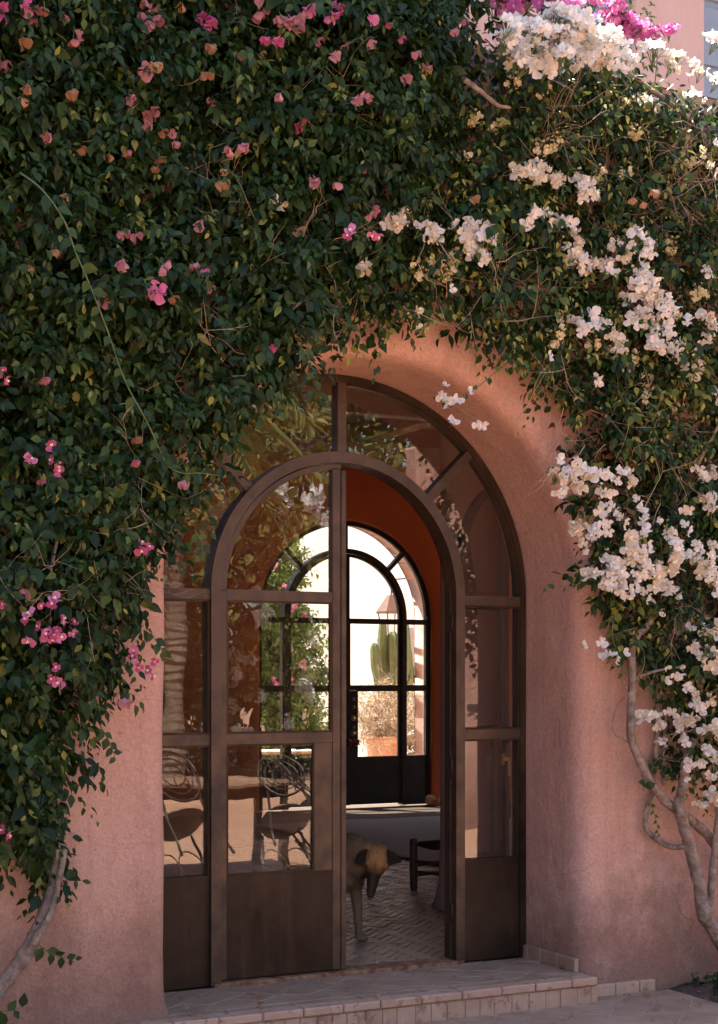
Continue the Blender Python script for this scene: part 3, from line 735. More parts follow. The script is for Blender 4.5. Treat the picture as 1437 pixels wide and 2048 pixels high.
# roots stay at the origin so that leaves and flowers keep wall coordinates
pink = empty('bougainvillea', label='dark green climbing bougainvillea with pink and salmon flowers on the left', cat='climbing plant')
white = empty('bougainvillea', label='climbing bougainvillea with white flowers and grey trunks right of the arch', cat='climbing plant')
mag = empty('bougainvillea', label='sunlit magenta bougainvillea at the top above the white flowers', cat='climbing plant')
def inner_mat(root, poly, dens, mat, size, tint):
    "layer of leaves close to the wall, coloured dark in place of gap shade"
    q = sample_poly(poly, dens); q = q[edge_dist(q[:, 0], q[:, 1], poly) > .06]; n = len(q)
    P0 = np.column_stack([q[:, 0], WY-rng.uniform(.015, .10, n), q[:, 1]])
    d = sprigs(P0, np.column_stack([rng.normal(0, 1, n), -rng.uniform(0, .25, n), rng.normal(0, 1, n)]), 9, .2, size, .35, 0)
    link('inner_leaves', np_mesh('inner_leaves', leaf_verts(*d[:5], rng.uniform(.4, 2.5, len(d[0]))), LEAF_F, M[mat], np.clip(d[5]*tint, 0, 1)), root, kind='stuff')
inner_mat(pink, POLY_P, 180, 'leaf', .066, .6)  # lowered tint paints the depth shade into these leaves
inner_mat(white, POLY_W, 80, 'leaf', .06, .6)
inner_mat(white, POLY_W, 60, 'leaf_gap_shade', .05, 1.)  # brown layer added to darken the gaps where the wall showed lit
build_foliage(pink, bush_leaves(POLY_P, 'p', 520, .60, .16, .058), M['leaf'])
build_foliage(white, bush_leaves(POLY_W, 'w', 400, .24, .6, .050), M['leaf'])  # strong young tint also puts sunlit yellow-green into the leaf colour

# ------------------------------------------------------------------ flowers
CL = {}
def cluster(kind, n):
    key = (kind, n)
    if key not in CL:
        CL[key] = [flower_cluster_mesh('flower_cluster', {1: 1, 2: 2, 3: 4, 5: 7, 8: 12, 12: 17}[n] if kind == 'open' else n, {1: .02, 2: .03, 3: .038, 5: .05, 8: .066, 12: .09}[n],
                   {'open': .95, 'bud': .8, 'hang': .42}[kind], {'open': .031, 'bud': .026, 'hang': .040}[kind], kind == 'hang', {'bud': n*2, 'open': n//3, 'hang': 0}[kind]) for _ in range(6)]
    return random.choice(CL[key])
def flower(root, x, y, which, kind, mat, n, out=.05, axis=None, sc=1.0, Y=None):
    p = on_bush(x, y, which, out) if Y is None else at(x, y, Y)
    o = link('flower_cluster', cluster(kind, n), root)
    ax = Vector(axis) if axis else (Vector((random.gauss(-.15, .3), -1, random.gauss(.25, .35))) if kind != 'hang' else Vector((random.gauss(0, .35), -.5+random.gauss(0, .25), -1)))
    o.location = p; o.rotation_mode = 'QUATERNION'
    o.rotation_quaternion = ax.to_track_quat('Z', 'Y') @ Vector((0, 0, 1)).rotation_difference(Vector((0, 0, 1))) 
    o.scale = (sc,)*3; o.material_slots[0].link = 'OBJECT'; o.material_slots[0].material = M[mat]
    return o
PK = {'S': ('bract_salmon', '305,22,3 150,65,3 8,113,2 278,143,2 335,153,1 425,198,1 265,203,2 296,216,3 296,245,1 350,283,1 95,268,1 253,300,1 468,300,2 493,288,2 624,361,2 679,365,1 245,462,1 273,468,1 400,446,1 245,522,1 318,527,2 388,528,1 418,571,1 213,596,1 576,43,2 562,32,2 590,45,2 598,33,1 518,8,3 483,108,1 636,78,1 691,90,1 600,233,2 713,198,1 849,133,2 809,155,1 834,103,1 909,60,1 929,38,1 994,50,1 727,195,2 732,335,1 739,418,2 739,80,1 82,958,1 270,920,1 52,1180,1 89,754,1 257,1394,2 364,963,1 73,30,2 290,45,2 310,5,3 345,262,1 130,30,1 668,110,1 560,190,1'),
      'T': ('bract_tan', '45,80,1 306,126,1 420,89,1 421,148,1 403,145,1 145,180,1 57,172,1 47,195,1 325,260,1 313,335,1 320,315,1 220,308,1 165,295,1 441,363,1 445,338,1 634,362,1 128,388,1 346,592,1 63,531,1 105,500,1 523,105,1 947,395,1 273,873,1 140,185,1 90,15,1 365,10,1 595,460,1 1265,395,1 1285,405,1 1310,380,1'),
      'P': ('bract_pink', '10,20,2 35,10,2 420,35,1 288,573,2 302,580,2 410,537,1 546,690,1 663,20,3 672,15,2 618,15,1 531,75,1 553,83,1 593,250,1 423,46,1 405,33,1 740,33,1 777,45,1 802,75,1')}
for mat, s in PK.values():
    for w in s.split():
        x, y, n = map(int, w.split(',')); flower(pink, x, y, 'p', 'hang', mat, n, out=random.uniform(.06, .12), sc=random.uniform(.85, 1.15))
for w in '706,470,2 752,463,2 101,890,1 111,925,2 59,928,2 117,942,1 7,751,2 5,737,1 278,1095,2 299,1094,1 115,1207,2 84,1208,1 66,1238,2 115,1248,3 104,1270,3 84,1259,2 150,1245,1 146,1266,1 57,1280,1 7,1208,1 282,1312,3 269,1299,1 310,1322,1 300,1343,2 279,1334,1 113,1334,1 103,1357,1 117,1365,1 12,1661,2'.split():
    x, y, n = map(int, w.split(',')); flower(pink, x, y, 'p', 'open', 'bract_pink', n, out=.14, axis=(random.gauss(-.3, .35), -1, random.gauss(0, .4)), sc=.95)
WH = '''1075,350,8 1045,345,3 1105,365,5 1160,375,8 1180,390,5 1055,430,5 1090,440,3 1130,440,3 790,440,5 765,445,2 812,436,2 857,468,5 840,462,2 945,490,8 970,475,5 925,470,5 960,515,5 905,578,1 725,537,2 563,412,1 1150,480,5 1140,508,5 1165,525,5 1270,490,12 1300,500,5 1245,510,3 1215,540,5 1195,520,3 1285,570,8 1300,600,8 1330,620,8 1265,600,3 1180,645,5 1160,660,5 1205,655,3 1270,650,8 1240,690,5 1220,670,3 1310,680,8 1335,660,5 1350,700,5 1380,740,5 1190,760,2 1420,660,3 1410,640,3 1430,540,3 1425,340,2 1410,680,2 1430,790,2 1100,712,1 1280,625,5 1320,700,3 1365,715,3 1295,640,5
1115,959,5 1139,951,3 1161,947,3 1117,981,3 1161,977,3 1199,951,3 1180,955,3 1259,958,5 1240,950,2 1120,919,1 1154,916,2 1199,1022,1 1225,1015,2 1274,1003,2 1281,1026,2 1210,1041,2 1244,1041,2 1214,1060,2 1195,1071,2 1158,1063,3 1165,1090,2 1262,1086,5 1277,1097,5 1341,1097,8 1348,1067,3 1371,1056,2 1318,1041,1 1404,1090,3 1218,1134,8 1188,1157,3 1225,1160,8 1251,1175,5 1292,1134,5 1311,1160,5 1330,1175,3 1289,1190,2 1304,1202,1 1341,1187,3 1397,1134,8 1419,1149,8 1382,1116,3 1397,933,2 1408,959,2 1401,985,2 1423,1004,5 1434,947,3 1373,1015,2 1401,1258,2 1423,1254,3 1169,1290,1 1203,1284,1 1386,1291,2 1350,1120,5 1265,1150,5 1270,1120,3 1430,1090,3 1410,1120,5 1435,1180,5
1253,1305,1 1336,1334,1 1356,1344,2 1364,1334,1 1336,1361,1 1375,1377,2 1389,1388,2 1297,1441,3 1313,1445,5 1325,1468,2 1340,1420,2 1360,1445,3 1383,1445,3 1368,1468,2 1370,1490,2 1418,1468,3 1434,1460,3 1373,1530,2 1399,1515,2 1375,1558,1 1416,1558,2 1403,1599,2 1428,1593,3 1434,1519,2 1407,1308,3 1426,1324,5 1385,1293,2 1434,1538,2 1390,1400,1 1415,1400,2
1090,75,8 1120,40,8 1160,60,12 1190,90,12 1215,140,8 1165,140,3 1065,100,5 1050,135,5 1090,140,8 1240,100,8 1140,90,8 1310,110,8 1355,125,8 1340,140,5 1400,150,3 1430,90,8 1430,170,5 1390,200,3 1250,130,5 1385,130,3 1300,210,3 1435,300,2'''
for w in WH.split():
    x, y, n = map(int, w.split(',')); flower(white, x, y, 'w', 'open', random.choice(['bract_white', 'bract_white', 'bract_ivory']), n, out=.09 if y > 170 else .24, sc=random.uniform(.9, 1.3), axis=None if y > 170 else (random.gauss(-.1, .3), -.55, .9))
for w in random.sample([w for w in WH.split() if int(w.split(',')[1]) > 300], 34):   # small sprays that loosen the drifts
    x, y, n = map(int, w.split(',')); flower(white, x+random.uniform(-34, 34), y+random.uniform(-26, 30), 'w', 'open', 'bract_white', random.choice([1, 2, 2, 3]), out=.09, sc=random.uniform(.8, 1.1))
for _ in range(28):   # the dense sunlit mass over the wall top
    a = random.uniform(0, 6.28); q_ = math.sqrt(random.random())
    flower(white, 1130+130*q_*math.cos(a), 102+58*q_*math.sin(a)+18*math.cos(a), 'w', 'open', 'bract_white', random.choice([5, 8, 8]), out=random.uniform(.16, .32), axis=(random.gauss(-.1, .3), -.6, .85), sc=random.uniform(.9, 1.2))
for w in '1280,205,5 1260,265,3 1000,255,3 980,262,2 1110,285,3 870,530,5 895,545,3 835,545,3 905,520,5 985,490,3 1110,670,5 1260,720,5 1290,760,3 1290,800,3 1330,495,5 1400,590,5 1230,640,5 1310,1140,5 1010,120,5 1020,165,3 1085,180,3 1250,210,5 1270,270,3 840,660,2 830,630,2 1380,330,3 1075,300,3 950,240,3 930,320,2 1200,350,3 1250,350,2 1355,820,2 1180,690,3 1215,710,3 1350,640,3 1120,640,3 1400,310,3'.split():
    x, y, n = map(int, w.split(',')); flower(white, x, y, 'w', 'bud', 'bract_cream', n, out=.045)
for w in '1000,12,8 1030,20,8 1060,10,8 1095,12,8 1015,40,5 1150,15,5 1185,10,8 1225,20,8 1245,45,8 1265,65,12 1230,70,8 1275,80,5 1290,68,5 1255,85,8 1215,45,8 1335,66,5 1020,78,3 990,25,5 1300,75,3 1330,60,3'.split():
    x, y, n = map(int, w.split(',')); flower(mag, x, y, 'w', 'open', 'bract_magenta', n, out=.03, sc=1.1, axis=(random.gauss(-.1, .35), -.6, .9))

# magenta plant: its leaves and stems sit behind those flowers
q = sample_poly(wall_poly([(960, -20), (1330, -10), (1330, 100), (1100, 80), (970, 70)]), 90)
P0 = np.column_stack([q[:, 0], WY-rng.uniform(.02, .3, len(q)), q[:, 1]])
build_foliage(mag, sprigs(P0, np.column_stack([rng.normal(0, .5, len(q)), -rng.uniform(.2, 1, len(q)), rng.normal(.4, .5, len(q))]), 10, .2, .055, .5, .35), M['leaf'], 60)
MB().tube(catmull([at(1500, 420, -.60), at(1400, 260, -.66), at(1260, 150, -.66), at(1120, 60, -.64), at(1000, 0, -.62)], 6), .012, 6).build('branch', M['bark'], mag, smooth=True)

# ------------------------------------------------------------------ trunks, branches, shoots
def limb(root, name, pts, r0, r1, mat='bark', n=9):
    c = catmull([at(x, y, Y) for x, y, Y in pts], 8); k = len(c)
    c = [p+rng.normal(0, r0*.05, 3) for p in c]; o_ = random.uniform(0, 50)
    rr = [(r0+(r1-r0)*i/(k-1))*(1+.10*mnoise.noise(Vector((i*.35, o_, 0)))+(.22*max(0, mnoise.noise(Vector((i*.55, o_+9, 0))))**2)) for i in range(k)]
    mb = MB().tube(c, rr, n+5)
    m = n+5
    for q_ in range(len(mb.v)):   # long bark flutes that wander round the stem
        i, a_ = divmod(q_, m); ct = Vector(c[i]); v = Vector(mb.v[q_]); f_ = 1+.16*mnoise.noise(Vector((a_*.9, i*.16+o_, 3)))+.07*mnoise.noise(Vector((a_*2.1, i*.7, o_)))
        mb.v[q_] = tuple(ct+(v-ct)*f_)
    return mb.build(name, M[mat], root, smooth=True)
limb(white, 'trunk', [(1470, 1925, -.64), (1440, 1878, -.65), (1410, 1830, -.66), (1399, 1768, -.66), (1385, 1718, -.66), (1370, 1659, -.67), (1360, 1612, -.68), (1368, 1562, -.68), (1376, 1515, -.68), (1395, 1450, -.66), (1400, 1350, -.64)], .040, .019)
limb(white, 'trunk', [(1475, 1760, -.60), (1426, 1683, -.60), (1391, 1647, -.60), (1348, 1616, -.62), (1313, 1581, -.63), (1286, 1534, -.64), (1266, 1484, -.64), (1262, 1425, -.64), (1266, 1367, -.65), (1264, 1308, -.66), (1274, 1273, -.67), (1300, 1245, -.68), (1330, 1180, -.68)], .026, .017)
limb(white, 'branch', [(1371, 1692, -.66), (1348, 1694, -.60), (1321, 1684, -.57), (1294, 1659, -.56), (1293, 1624, -.56), (1305, 1585, -.56), (1309, 1538, -.56), (1313, 1492, -.56), (1317, 1433, -.56), (1315, 1367, -.57), (1308, 1300, -.58)], .015, .011)
limb(white, 'branch', [(1440, 1600, -.66), (1434, 1660, -.66), (1426, 1737, -.65), (1422, 1790, -.65), (1412, 1830, -.66)], .014, .022)
limb(white, 'branch', [(1329, 1570, -.56), (1327, 1520, -.56), (1330, 1470, -.56), (1338, 1380, -.57)], .010, .008)
limb(white, 'branch', [(1268, 1362, -.65), (1286, 1351, -.68), (1313, 1342, -.71), (1345, 1336, -.74), (1385, 1330, -.76)], .010, .004)
limb(white, 'branch', [(1266, 1400, -.64), (1256, 1385, -.64), (1248, 1360, -.63), (1243, 1330, -.62)], .005, .002)
limb(white, 'branch', [(1263, 1487, -.64), (1245, 1478, -.60), (1228, 1465, -.58), (1226, 1440, -.57), (1236, 1410, -.57), (1250, 1395, -.6)], .004, .002)
limb(white, 'branch', [(1392, 935, -.66), (1408, 905, -.68), (1430, 865, -.70), (1445, 830, -.7)], .010, .007)
limb(white, 'branch', [(930, 160, -.80), (965, 185, -.84), (995, 210, -.86), (1020, 215, -.82)], .013, .007)
limb(white, 'branch', [(1330, 1180, -.68), (1350, 1050, -.66), (1340, 900, -.62), (1300, 760, -.6), (1240, 600, -.6), (1180, 420, -.62), (1100, 250, -.64)], .018, .010)
limb(white, 'branch', [(1190, 900, -.58), (1165, 850, -.56), (1150, 790, -.57), (1170, 740, -.6), (1200, 690, -.62)], .006, .006)
limb(pink, 'trunk', [(-40, 2030, -.66), (0, 1975, -.67), (40, 1925, -.68), (70, 1872, -.68), (88, 1830, -.68), (102, 1790, -.66), (112, 1730, -.64), (100, 1600, -.62), (60, 1400, -.6), (70, 1220, -.6)], .036, .018)
limb(pink, 'branch', [(45, 1920, -.69), (70, 1880, -.72), (92, 1845, -.73), (108, 1810, -.72), (118, 1760, -.70), (130, 1700, -.66)], .016, .012)
limb(pink, 'branch', [(56, 1205, -.86), (64, 1160, -.86), (78, 1120, -.85), (98, 1065, -.82), (110, 1000, -.74)], .011, .008)
limb(pink, 'branch', [(98, 1195, -.86), (103, 1150, -.86), (110, 1100, -.84), (120, 1060, -.78)], .008, .006)
limb(pink, 'branch', [(10, 1200, -.85), (40, 1170, -.86), (62, 1135, -.86), (80, 1115, -.85)], .006, .005)
limb(pink, 'branch', [(62, 1203, -.86), (92, 1190, -.86), (122, 1178, -.85)], .005, .003)
limb(pink, 'branch', [(575, 625, -.82), (600, 606, -.84), (620, 592, -.82)], .009, .004)
# bare twigs tangled through the plants
def twigs(root, areas, which, mat='twig', out=.0, dn=.24, **kw):
    st = []; dr = []
    for x, y, rx, ry, n in areas:
        for _ in range(int(n*dn)):
            p = on_bush(x+random.gauss(0, rx*.6), y+random.gauss(0, ry*.6), which, out-random.uniform(.02, .16)); st.append(p); dr.append((random.gauss(0, 1), -random.random()*.7, random.gauss(0, .8)))
    twig_mesh(st, dr, **kw).build('twigs', M[mat], root, kind='stuff')
twigs(white, [(1060, 240, 90, 60, 90), (1130, 300, 90, 50, 60), (1300, 400, 110, 50, 130), (1400, 420, 50, 60, 60), (980, 590, 90, 40, 70), (1100, 560, 80, 50, 60), (720, 610, 90, 30, 70), (620, 560, 60, 60, 60), (1180, 830, 60, 60, 60), (1290, 860, 90, 60, 80), (1250, 520, 60, 50, 50), (1330, 1260, 60, 30, 50), (830, 380, 60, 80, 40), (1300, 1000, 60, 60, 20), (1390, 1000, 30, 80, 20), (1390, 300, 50, 60, 50), (1380, 1500, 60, 90, 25)], 'w')
twigs(pink, [(590, 200, 80, 60, 50), (440, 400, 60, 80, 40), (560, 480, 70, 60, 50), (420, 560, 60, 40, 20), (180, 300, 120, 120, 30), (180, 850, 120, 60, 40), (210, 1150, 60, 40, 50), (100, 1130, 70, 40, 30), (300, 940, 70, 30, 25), (30, 640, 30, 40, 25), (330, 170, 150, 60, 30), (520, 700, 50, 30, 25)], 'p', out=.01, dn=.17)
leafm = [np_mesh('leaf', (LEAF_V*np.array([.8, 1, c]))[None], LEAF_F, M['leaf'], np.array([t])) for c, t in ((1, .3), (1.6, .55), (.7, .7), (1.2, .78))]
def shoot(root, pts, r, n, size, tints=(0, 1, 2), mat='shoot', side=1.0, t0=.1):
    c = catmull([at(x, y, Y) for x, y, Y in pts], 8)
    o = MB().tube(c, [r*(1-.6*i/len(c)) for i in range(len(c))], 5).build('shoot', M[mat], root, smooth=True)
    for k in range(n):
        i = int((t0+(1-t0)*(k+.5)/n)*(len(c)-1)); p = Vector(c[i]); t = (Vector(c[min(i+1, len(c)-1)])-Vector(c[max(0, i-1)])).normalized()
        sd = t.cross(Vector((0, 1, 0))).normalized()*(1 if k % 2 else -1)
        d = (sd*side+t*.5+Vector((random.gauss(0, .2), random.gauss(-.15, .2), random.gauss(-.5, .25)))).normalized()
        nn = Vector((random.gauss(0, .3), -1, random.gauss(.3, .3))); S_ = d.cross(nn).normalized(); nn = S_.cross(d)
        l = link('leaf', random.choice([leafm[j] for j in tints]), o); s = size*random.uniform(.75, 1.25)*(1-.4*k/n)
        l.matrix_basis = Matrix(((S_.x, d.x, nn.x, p.x), (S_.y, d.y, nn.y, p.y), (S_.z, d.z, nn.z, p.z), (0, 0, 0, 1))) @ Matrix.Diagonal((s, s, s, 1))
    return o
shoot(pink, [(40, 345, -1.02), (85, 380, -1.08), (128, 440, -1.12), (150, 500, -1.12), (180, 570, -1.12), (215, 660, -1.12), (250, 760, -1.12), (295, 845, -1.12), (318, 895, -1.12), (335, 930, -1.10), (365, 946, -1.07), (400, 946, -1.03), (440, 952, -.99)], .0040, 34, .06, (0, 0, 1, 1))
shoot(white, [(1215, 1130, -.72), (1170, 1163, -.70), (1130, 1173, -.68), (1082, 1176, -.66)], .0025, 6, .05, (0, 1), side=.5, t0=.25)
shoot(white, [(1030, 715, -.72), (985, 750, -.74), (940, 785, -.74), (895, 800, -.74), (870, 800, -.74)], .0028, 7, .05, (0, 1, 2), side=.5)
for x, y, n in ((884, 785, 2), (905, 805, 3), (892, 770, 1), (905, 850, 2), (962, 845, 2), (940, 782, 1)): flower(white, x, y, 'w', 'open', 'bract_white', n, Y=-.76)
MB().tube([at(905, 805, -.75), at(930, 825, -.75), at(962, 843, -.75)], .0015, 4).build('shoot', M['shoot'], white)
shoot(white, [(1150, 760, -.62), (1160, 800, -.62), (1155, 840, -.61), (1165, 890, -.61), (1185, 925, -.62)], .004, 12, .066, (0, 0, 1), mat='bark', t0=0)
shoot(white, [(1000, 660, -.66), (985, 690, -.66), (965, 700, -.66)], .003, 6, .055, (0, 1))
shoot(white, [(830, 610, -.68), (835, 640, -.68), (842, 668, -.68)], .003, 8, .06, (0, 0, 3), t0=0)
shoot(white, [(905, 600, -.66), (900, 625, -.66), (895, 640, -.66)], .003, 6, .055, (0, 0, 1), t0=0)
shoot(white, [(1250, 1200, -.70), (1232, 1230, -.70), (1225, 1270, -.70), (1240, 1320, -.69), (1245, 1350, -.68)], .004, 11, .06, (0, 1, 3))
shoot(white, [(1297, 1600, -.60), (1308, 1625, -.60), (1315, 1650, -.60), (1316, 1672, -.60)], .002, 8, .04, (1, 2), t0=0)
shoot(white, [(1288, 1580, -.66), (1292, 1568, -.68), (1300, 1560, -.68)], .002, 3, .06, (0, 1))
shoot(white, [(1296, 1520, -.60), (1310, 1535, -.60), (1325, 1540, -.60)], .002, 5, .06, (0, 0))
shoot(white, [(1310, 170, -.85), (1315, 110, -.85), (1312, 60, -.83), (1292, 15, -.8)], .003, 12, .04, (2, 3, 3))
shoot(pink, [(80, 1890, -.74), (100, 1905, -.77), (130, 1915, -.80), (155, 1918, -.8)], .003, 8, .06, (0, 0, 1))
shoot(pink, [(-10, 2020, -.80), (20, 2022, -.8), (50, 2012, -.8)], .003, 4, .07, (0, 1))
shoot(pink, [(200, 1450, -.74), (220, 1485, -.76), (232, 1520, -.76)], .003, 7, .055, (0, 0, 1))
shoot(pink, [(300, 1260, -.8), (318, 1290, -.8), (335, 1310, -.8)], .0025, 6, .05, (0, 1))
shoot(pink, [(600, 690, -.84), (620, 720, -.84), (628, 755, -.84)], .003, 8, .055, (0, 1, 1))
shoot(pink, [(540, 770, -.84), (555, 800, -.84), (560, 830, -.84)], .003, 6, .055, (0, 1))
shoot(pink, [(390, 1060, -.84), (405, 1090, -.84), (400, 1120, -.84)], .003, 7, .055, (0, 1, 2))
# ground cover in the bed at the right foot of the wall
q = np.column_stack([rng.uniform(1.68, 2.9, 170), rng.uniform(-1.2, -.56, 170)]); P0 = np.column_stack([q, np.full(170, GZ+.01)])
d = sprigs(P0, np.column_stack([rng.normal(0, .5, 170), rng.normal(0, .5, 170), rng.uniform(.3, 1, 170)]), 8, .09, .045, .2, .3, out=np.array([0, -.4, 1.]))
link('ground_cover', np_mesh('ground_cover', leaf_verts(*d[:5]), LEAF_F, M['leaf'], d[5]), None, label='low green ground cover in the soil bed at the right wall foot', cat='ground cover', kind='stuff')
n = 110; q = np.column_stack([rng.uniform(-1.1, 2.3, n), rng.uniform(-1.3, -.1, n)]); zf = np.where((q[:, 0] < 1.05) & (q[:, 1] > SF), .001, GZ+.006)
a = rng.uniform(0, 6.28, n); T_ = np.column_stack([np.cos(a), np.sin(a), rng.uniform(0, .3, n)]); sd, T_, N_ = frames(T_, np.tile(np.array([0, 0, 1.]), (n, 1))); sz = rng.uniform(.018, .032, n)
V = np.column_stack([q, zf])[:, None]+(sd[:, None]*BR[None, :, 0:1]+T_[:, None]*BR[None, :, 1:2]+N_[:, None]*BR[None, :, 2:3])*sz[:, None, None]
link('fallen_petals', np_mesh('fallen_petals', V, BR_F, M['bract_tan'], rng.uniform(0, 1, n)), None, label='dry fallen petals scattered over the step and paving', cat='petals', kind='stuff')
d = at(6, 1110, -.56)
MB().box(d[0]-.12, d[0]+.055, -.60, WY-.012, 1.86, 2.42).build('shutter_board', M['wood'], None, bevel=.005, label='weathered wooden board edge on the wall at the far left', cat='board')

# ================================================================== ROOM
rug = MB(); nx, ny = 40, 60
for i in range(nx+1):
    for j in range(ny+1):
        x = 2.56+i*2.6/nx; y = 3.0+j*4.05/ny
        e = .015*mnoise.noise(Vector((y*3, 0, 0)))*(i == 0)+.02*mnoise.noise(Vector((x*4, 9, 0)))*(j == ny)
        rug.v.append((x+e, y+e*2, .012+.006*(1+mnoise.noise(Vector((x*1.5, y*1.5, 3))))+.012*max(0, mnoise.noise(Vector((x*2.2, y*2.5, 1))))))
rug.f = [(i*(ny+1)+j, (i+1)*(ny+1)+j, (i+1)*(ny+1)+j+1, i*(ny+1)+j+1) for i in range(nx) for j in range(ny)]
ro = rug.build('rug', M['rug'], None, smooth=True, label='grey flat-woven rug on the brick floor inside the room', cat='rug')
sm = ro.modifiers.new('thickness', 'SOLIDIFY'); sm.thickness = .012
fr = MB()
for i in range(150):
    x = 2.57+i*2.58/150; fr.tube([(x, 7.04, .012), (x+random.gauss(0, .01), 7.09, .006), (x+random.gauss(0, .015), 7.13, .003)], .004, 3)
fr.build('fringe', M['rug'], ro, kind='stuff')

st = empty('stool', (1.98, 2.30, 0), math.radians(14), label='low wooden stool with dark woven seat on the brick floor', cat='stool')
for sx in (-1, 1):
    for sy in (-1, 1):
        MB().lathe([(.024, 0), (.026, .02), (.029, .15), (.028, .28), (.030, .33), (.026, .35), (.012, .356)], 10, (sx*.18, sy*.17, 0)).build('leg', M['wood_dark'], st, smooth=True)
for z in (.10, .17):
    for sy in (-1, 1): MB().tube([(-.17, sy*.17, z+.0), (0, sy*.17, z+.004), (.17, sy*.17, z)], .011, 7).build('rung', M['wood_dark'], st, smooth=True)
    for sx in (-1, 1): MB().tube([(sx*.18, -.16, z+.03), (sx*.18, 0, z+.034), (sx*.18, .16, z+.03)], .011, 7).build('rung', M['wood_dark'], st, smooth=True)
seat = MB()
for i in range(13):
    x = -.165+i*.0275
    seat.tube([(x, -.18, .318), (x, -.09, .308+.004*(i % 2)), (x, 0, .300), (x, .09, .308-.004*(i % 2)), (x, .18, .318)], .0125, 6)
for sy in (-1, 1): seat.tube([(-.17, sy*.175, .318), (.17, sy*.175, .318)], .014, 6)
seat.build('seat', M['iron'], st, smooth=True)

for (x, y, r, rz, lb, mt) in ((5.30, 8.40, (.075, .06, .062), .3, 'rounded brown stone on the floor nearer the black doors', 'stone'), (5.42, 8.28, (.088, .062, .056), -.5, 'larger tan oval stone on the floor beside the rust red wall', 'clay')):
    mb = MB().lathe([(max(.001, math.sin(a)*(1+.04*math.sin(3*a))), 1-math.cos(a)) for a in np.linspace(0, math.pi, 12)], 16); mb.v = [(p[0]*r[0]*(1+.06*p[0]), p[1]*r[1], p[2]*r[2]) for p in mb.v]
    o = mb.build('stone', M[mt], None, smooth=True, label=lb, cat='stone', group='stones by the rear doors'); o.location = (x, y, .0); o.rotation_euler = (0, 0, rz)

orn = empty('hanging_ornament', (4.415, 8.60, 1.30), label='string of glass discs with a red flower hanging on the black door handle', cat='ornament')
MB().tube([(0, 0, 0), (.004, -.006, -.3), (0, -.004, -.66)], .003, 5).build('string', M['iron'], orn)
for z, r in ((-.09, .022), (-.18, .026), (-.30, .034), (-.40, .024), (-.47, .034)):
    mb = MB().lathe([(.002, -.005), (r, -.003), (r, .003), (.002, .005)], 14); mb.v = [(p[0], p[2]-.012, p[1]+z) for p in mb.v]
    mb.build('disc', M['brass'] if r > .03 else M['copper'], orn, smooth=True)
P = []; T = []; N = []
for i in range(16):
    a = i*2.4; e = .2+.07*i; P.append((0, -.02, -.58)); T.append((math.cos(a), math.sin(a)*.7-.2, .9-e)); N.append((0, -.5, 1))
link('flower', np_mesh('flower', leaf_verts(np.array(P), np.array(T, float), np.array(N, float), np.full(16, .085), np.full(16, .07), np.full(16, 1.5)), LEAF_F, M['petal_red']), orn)

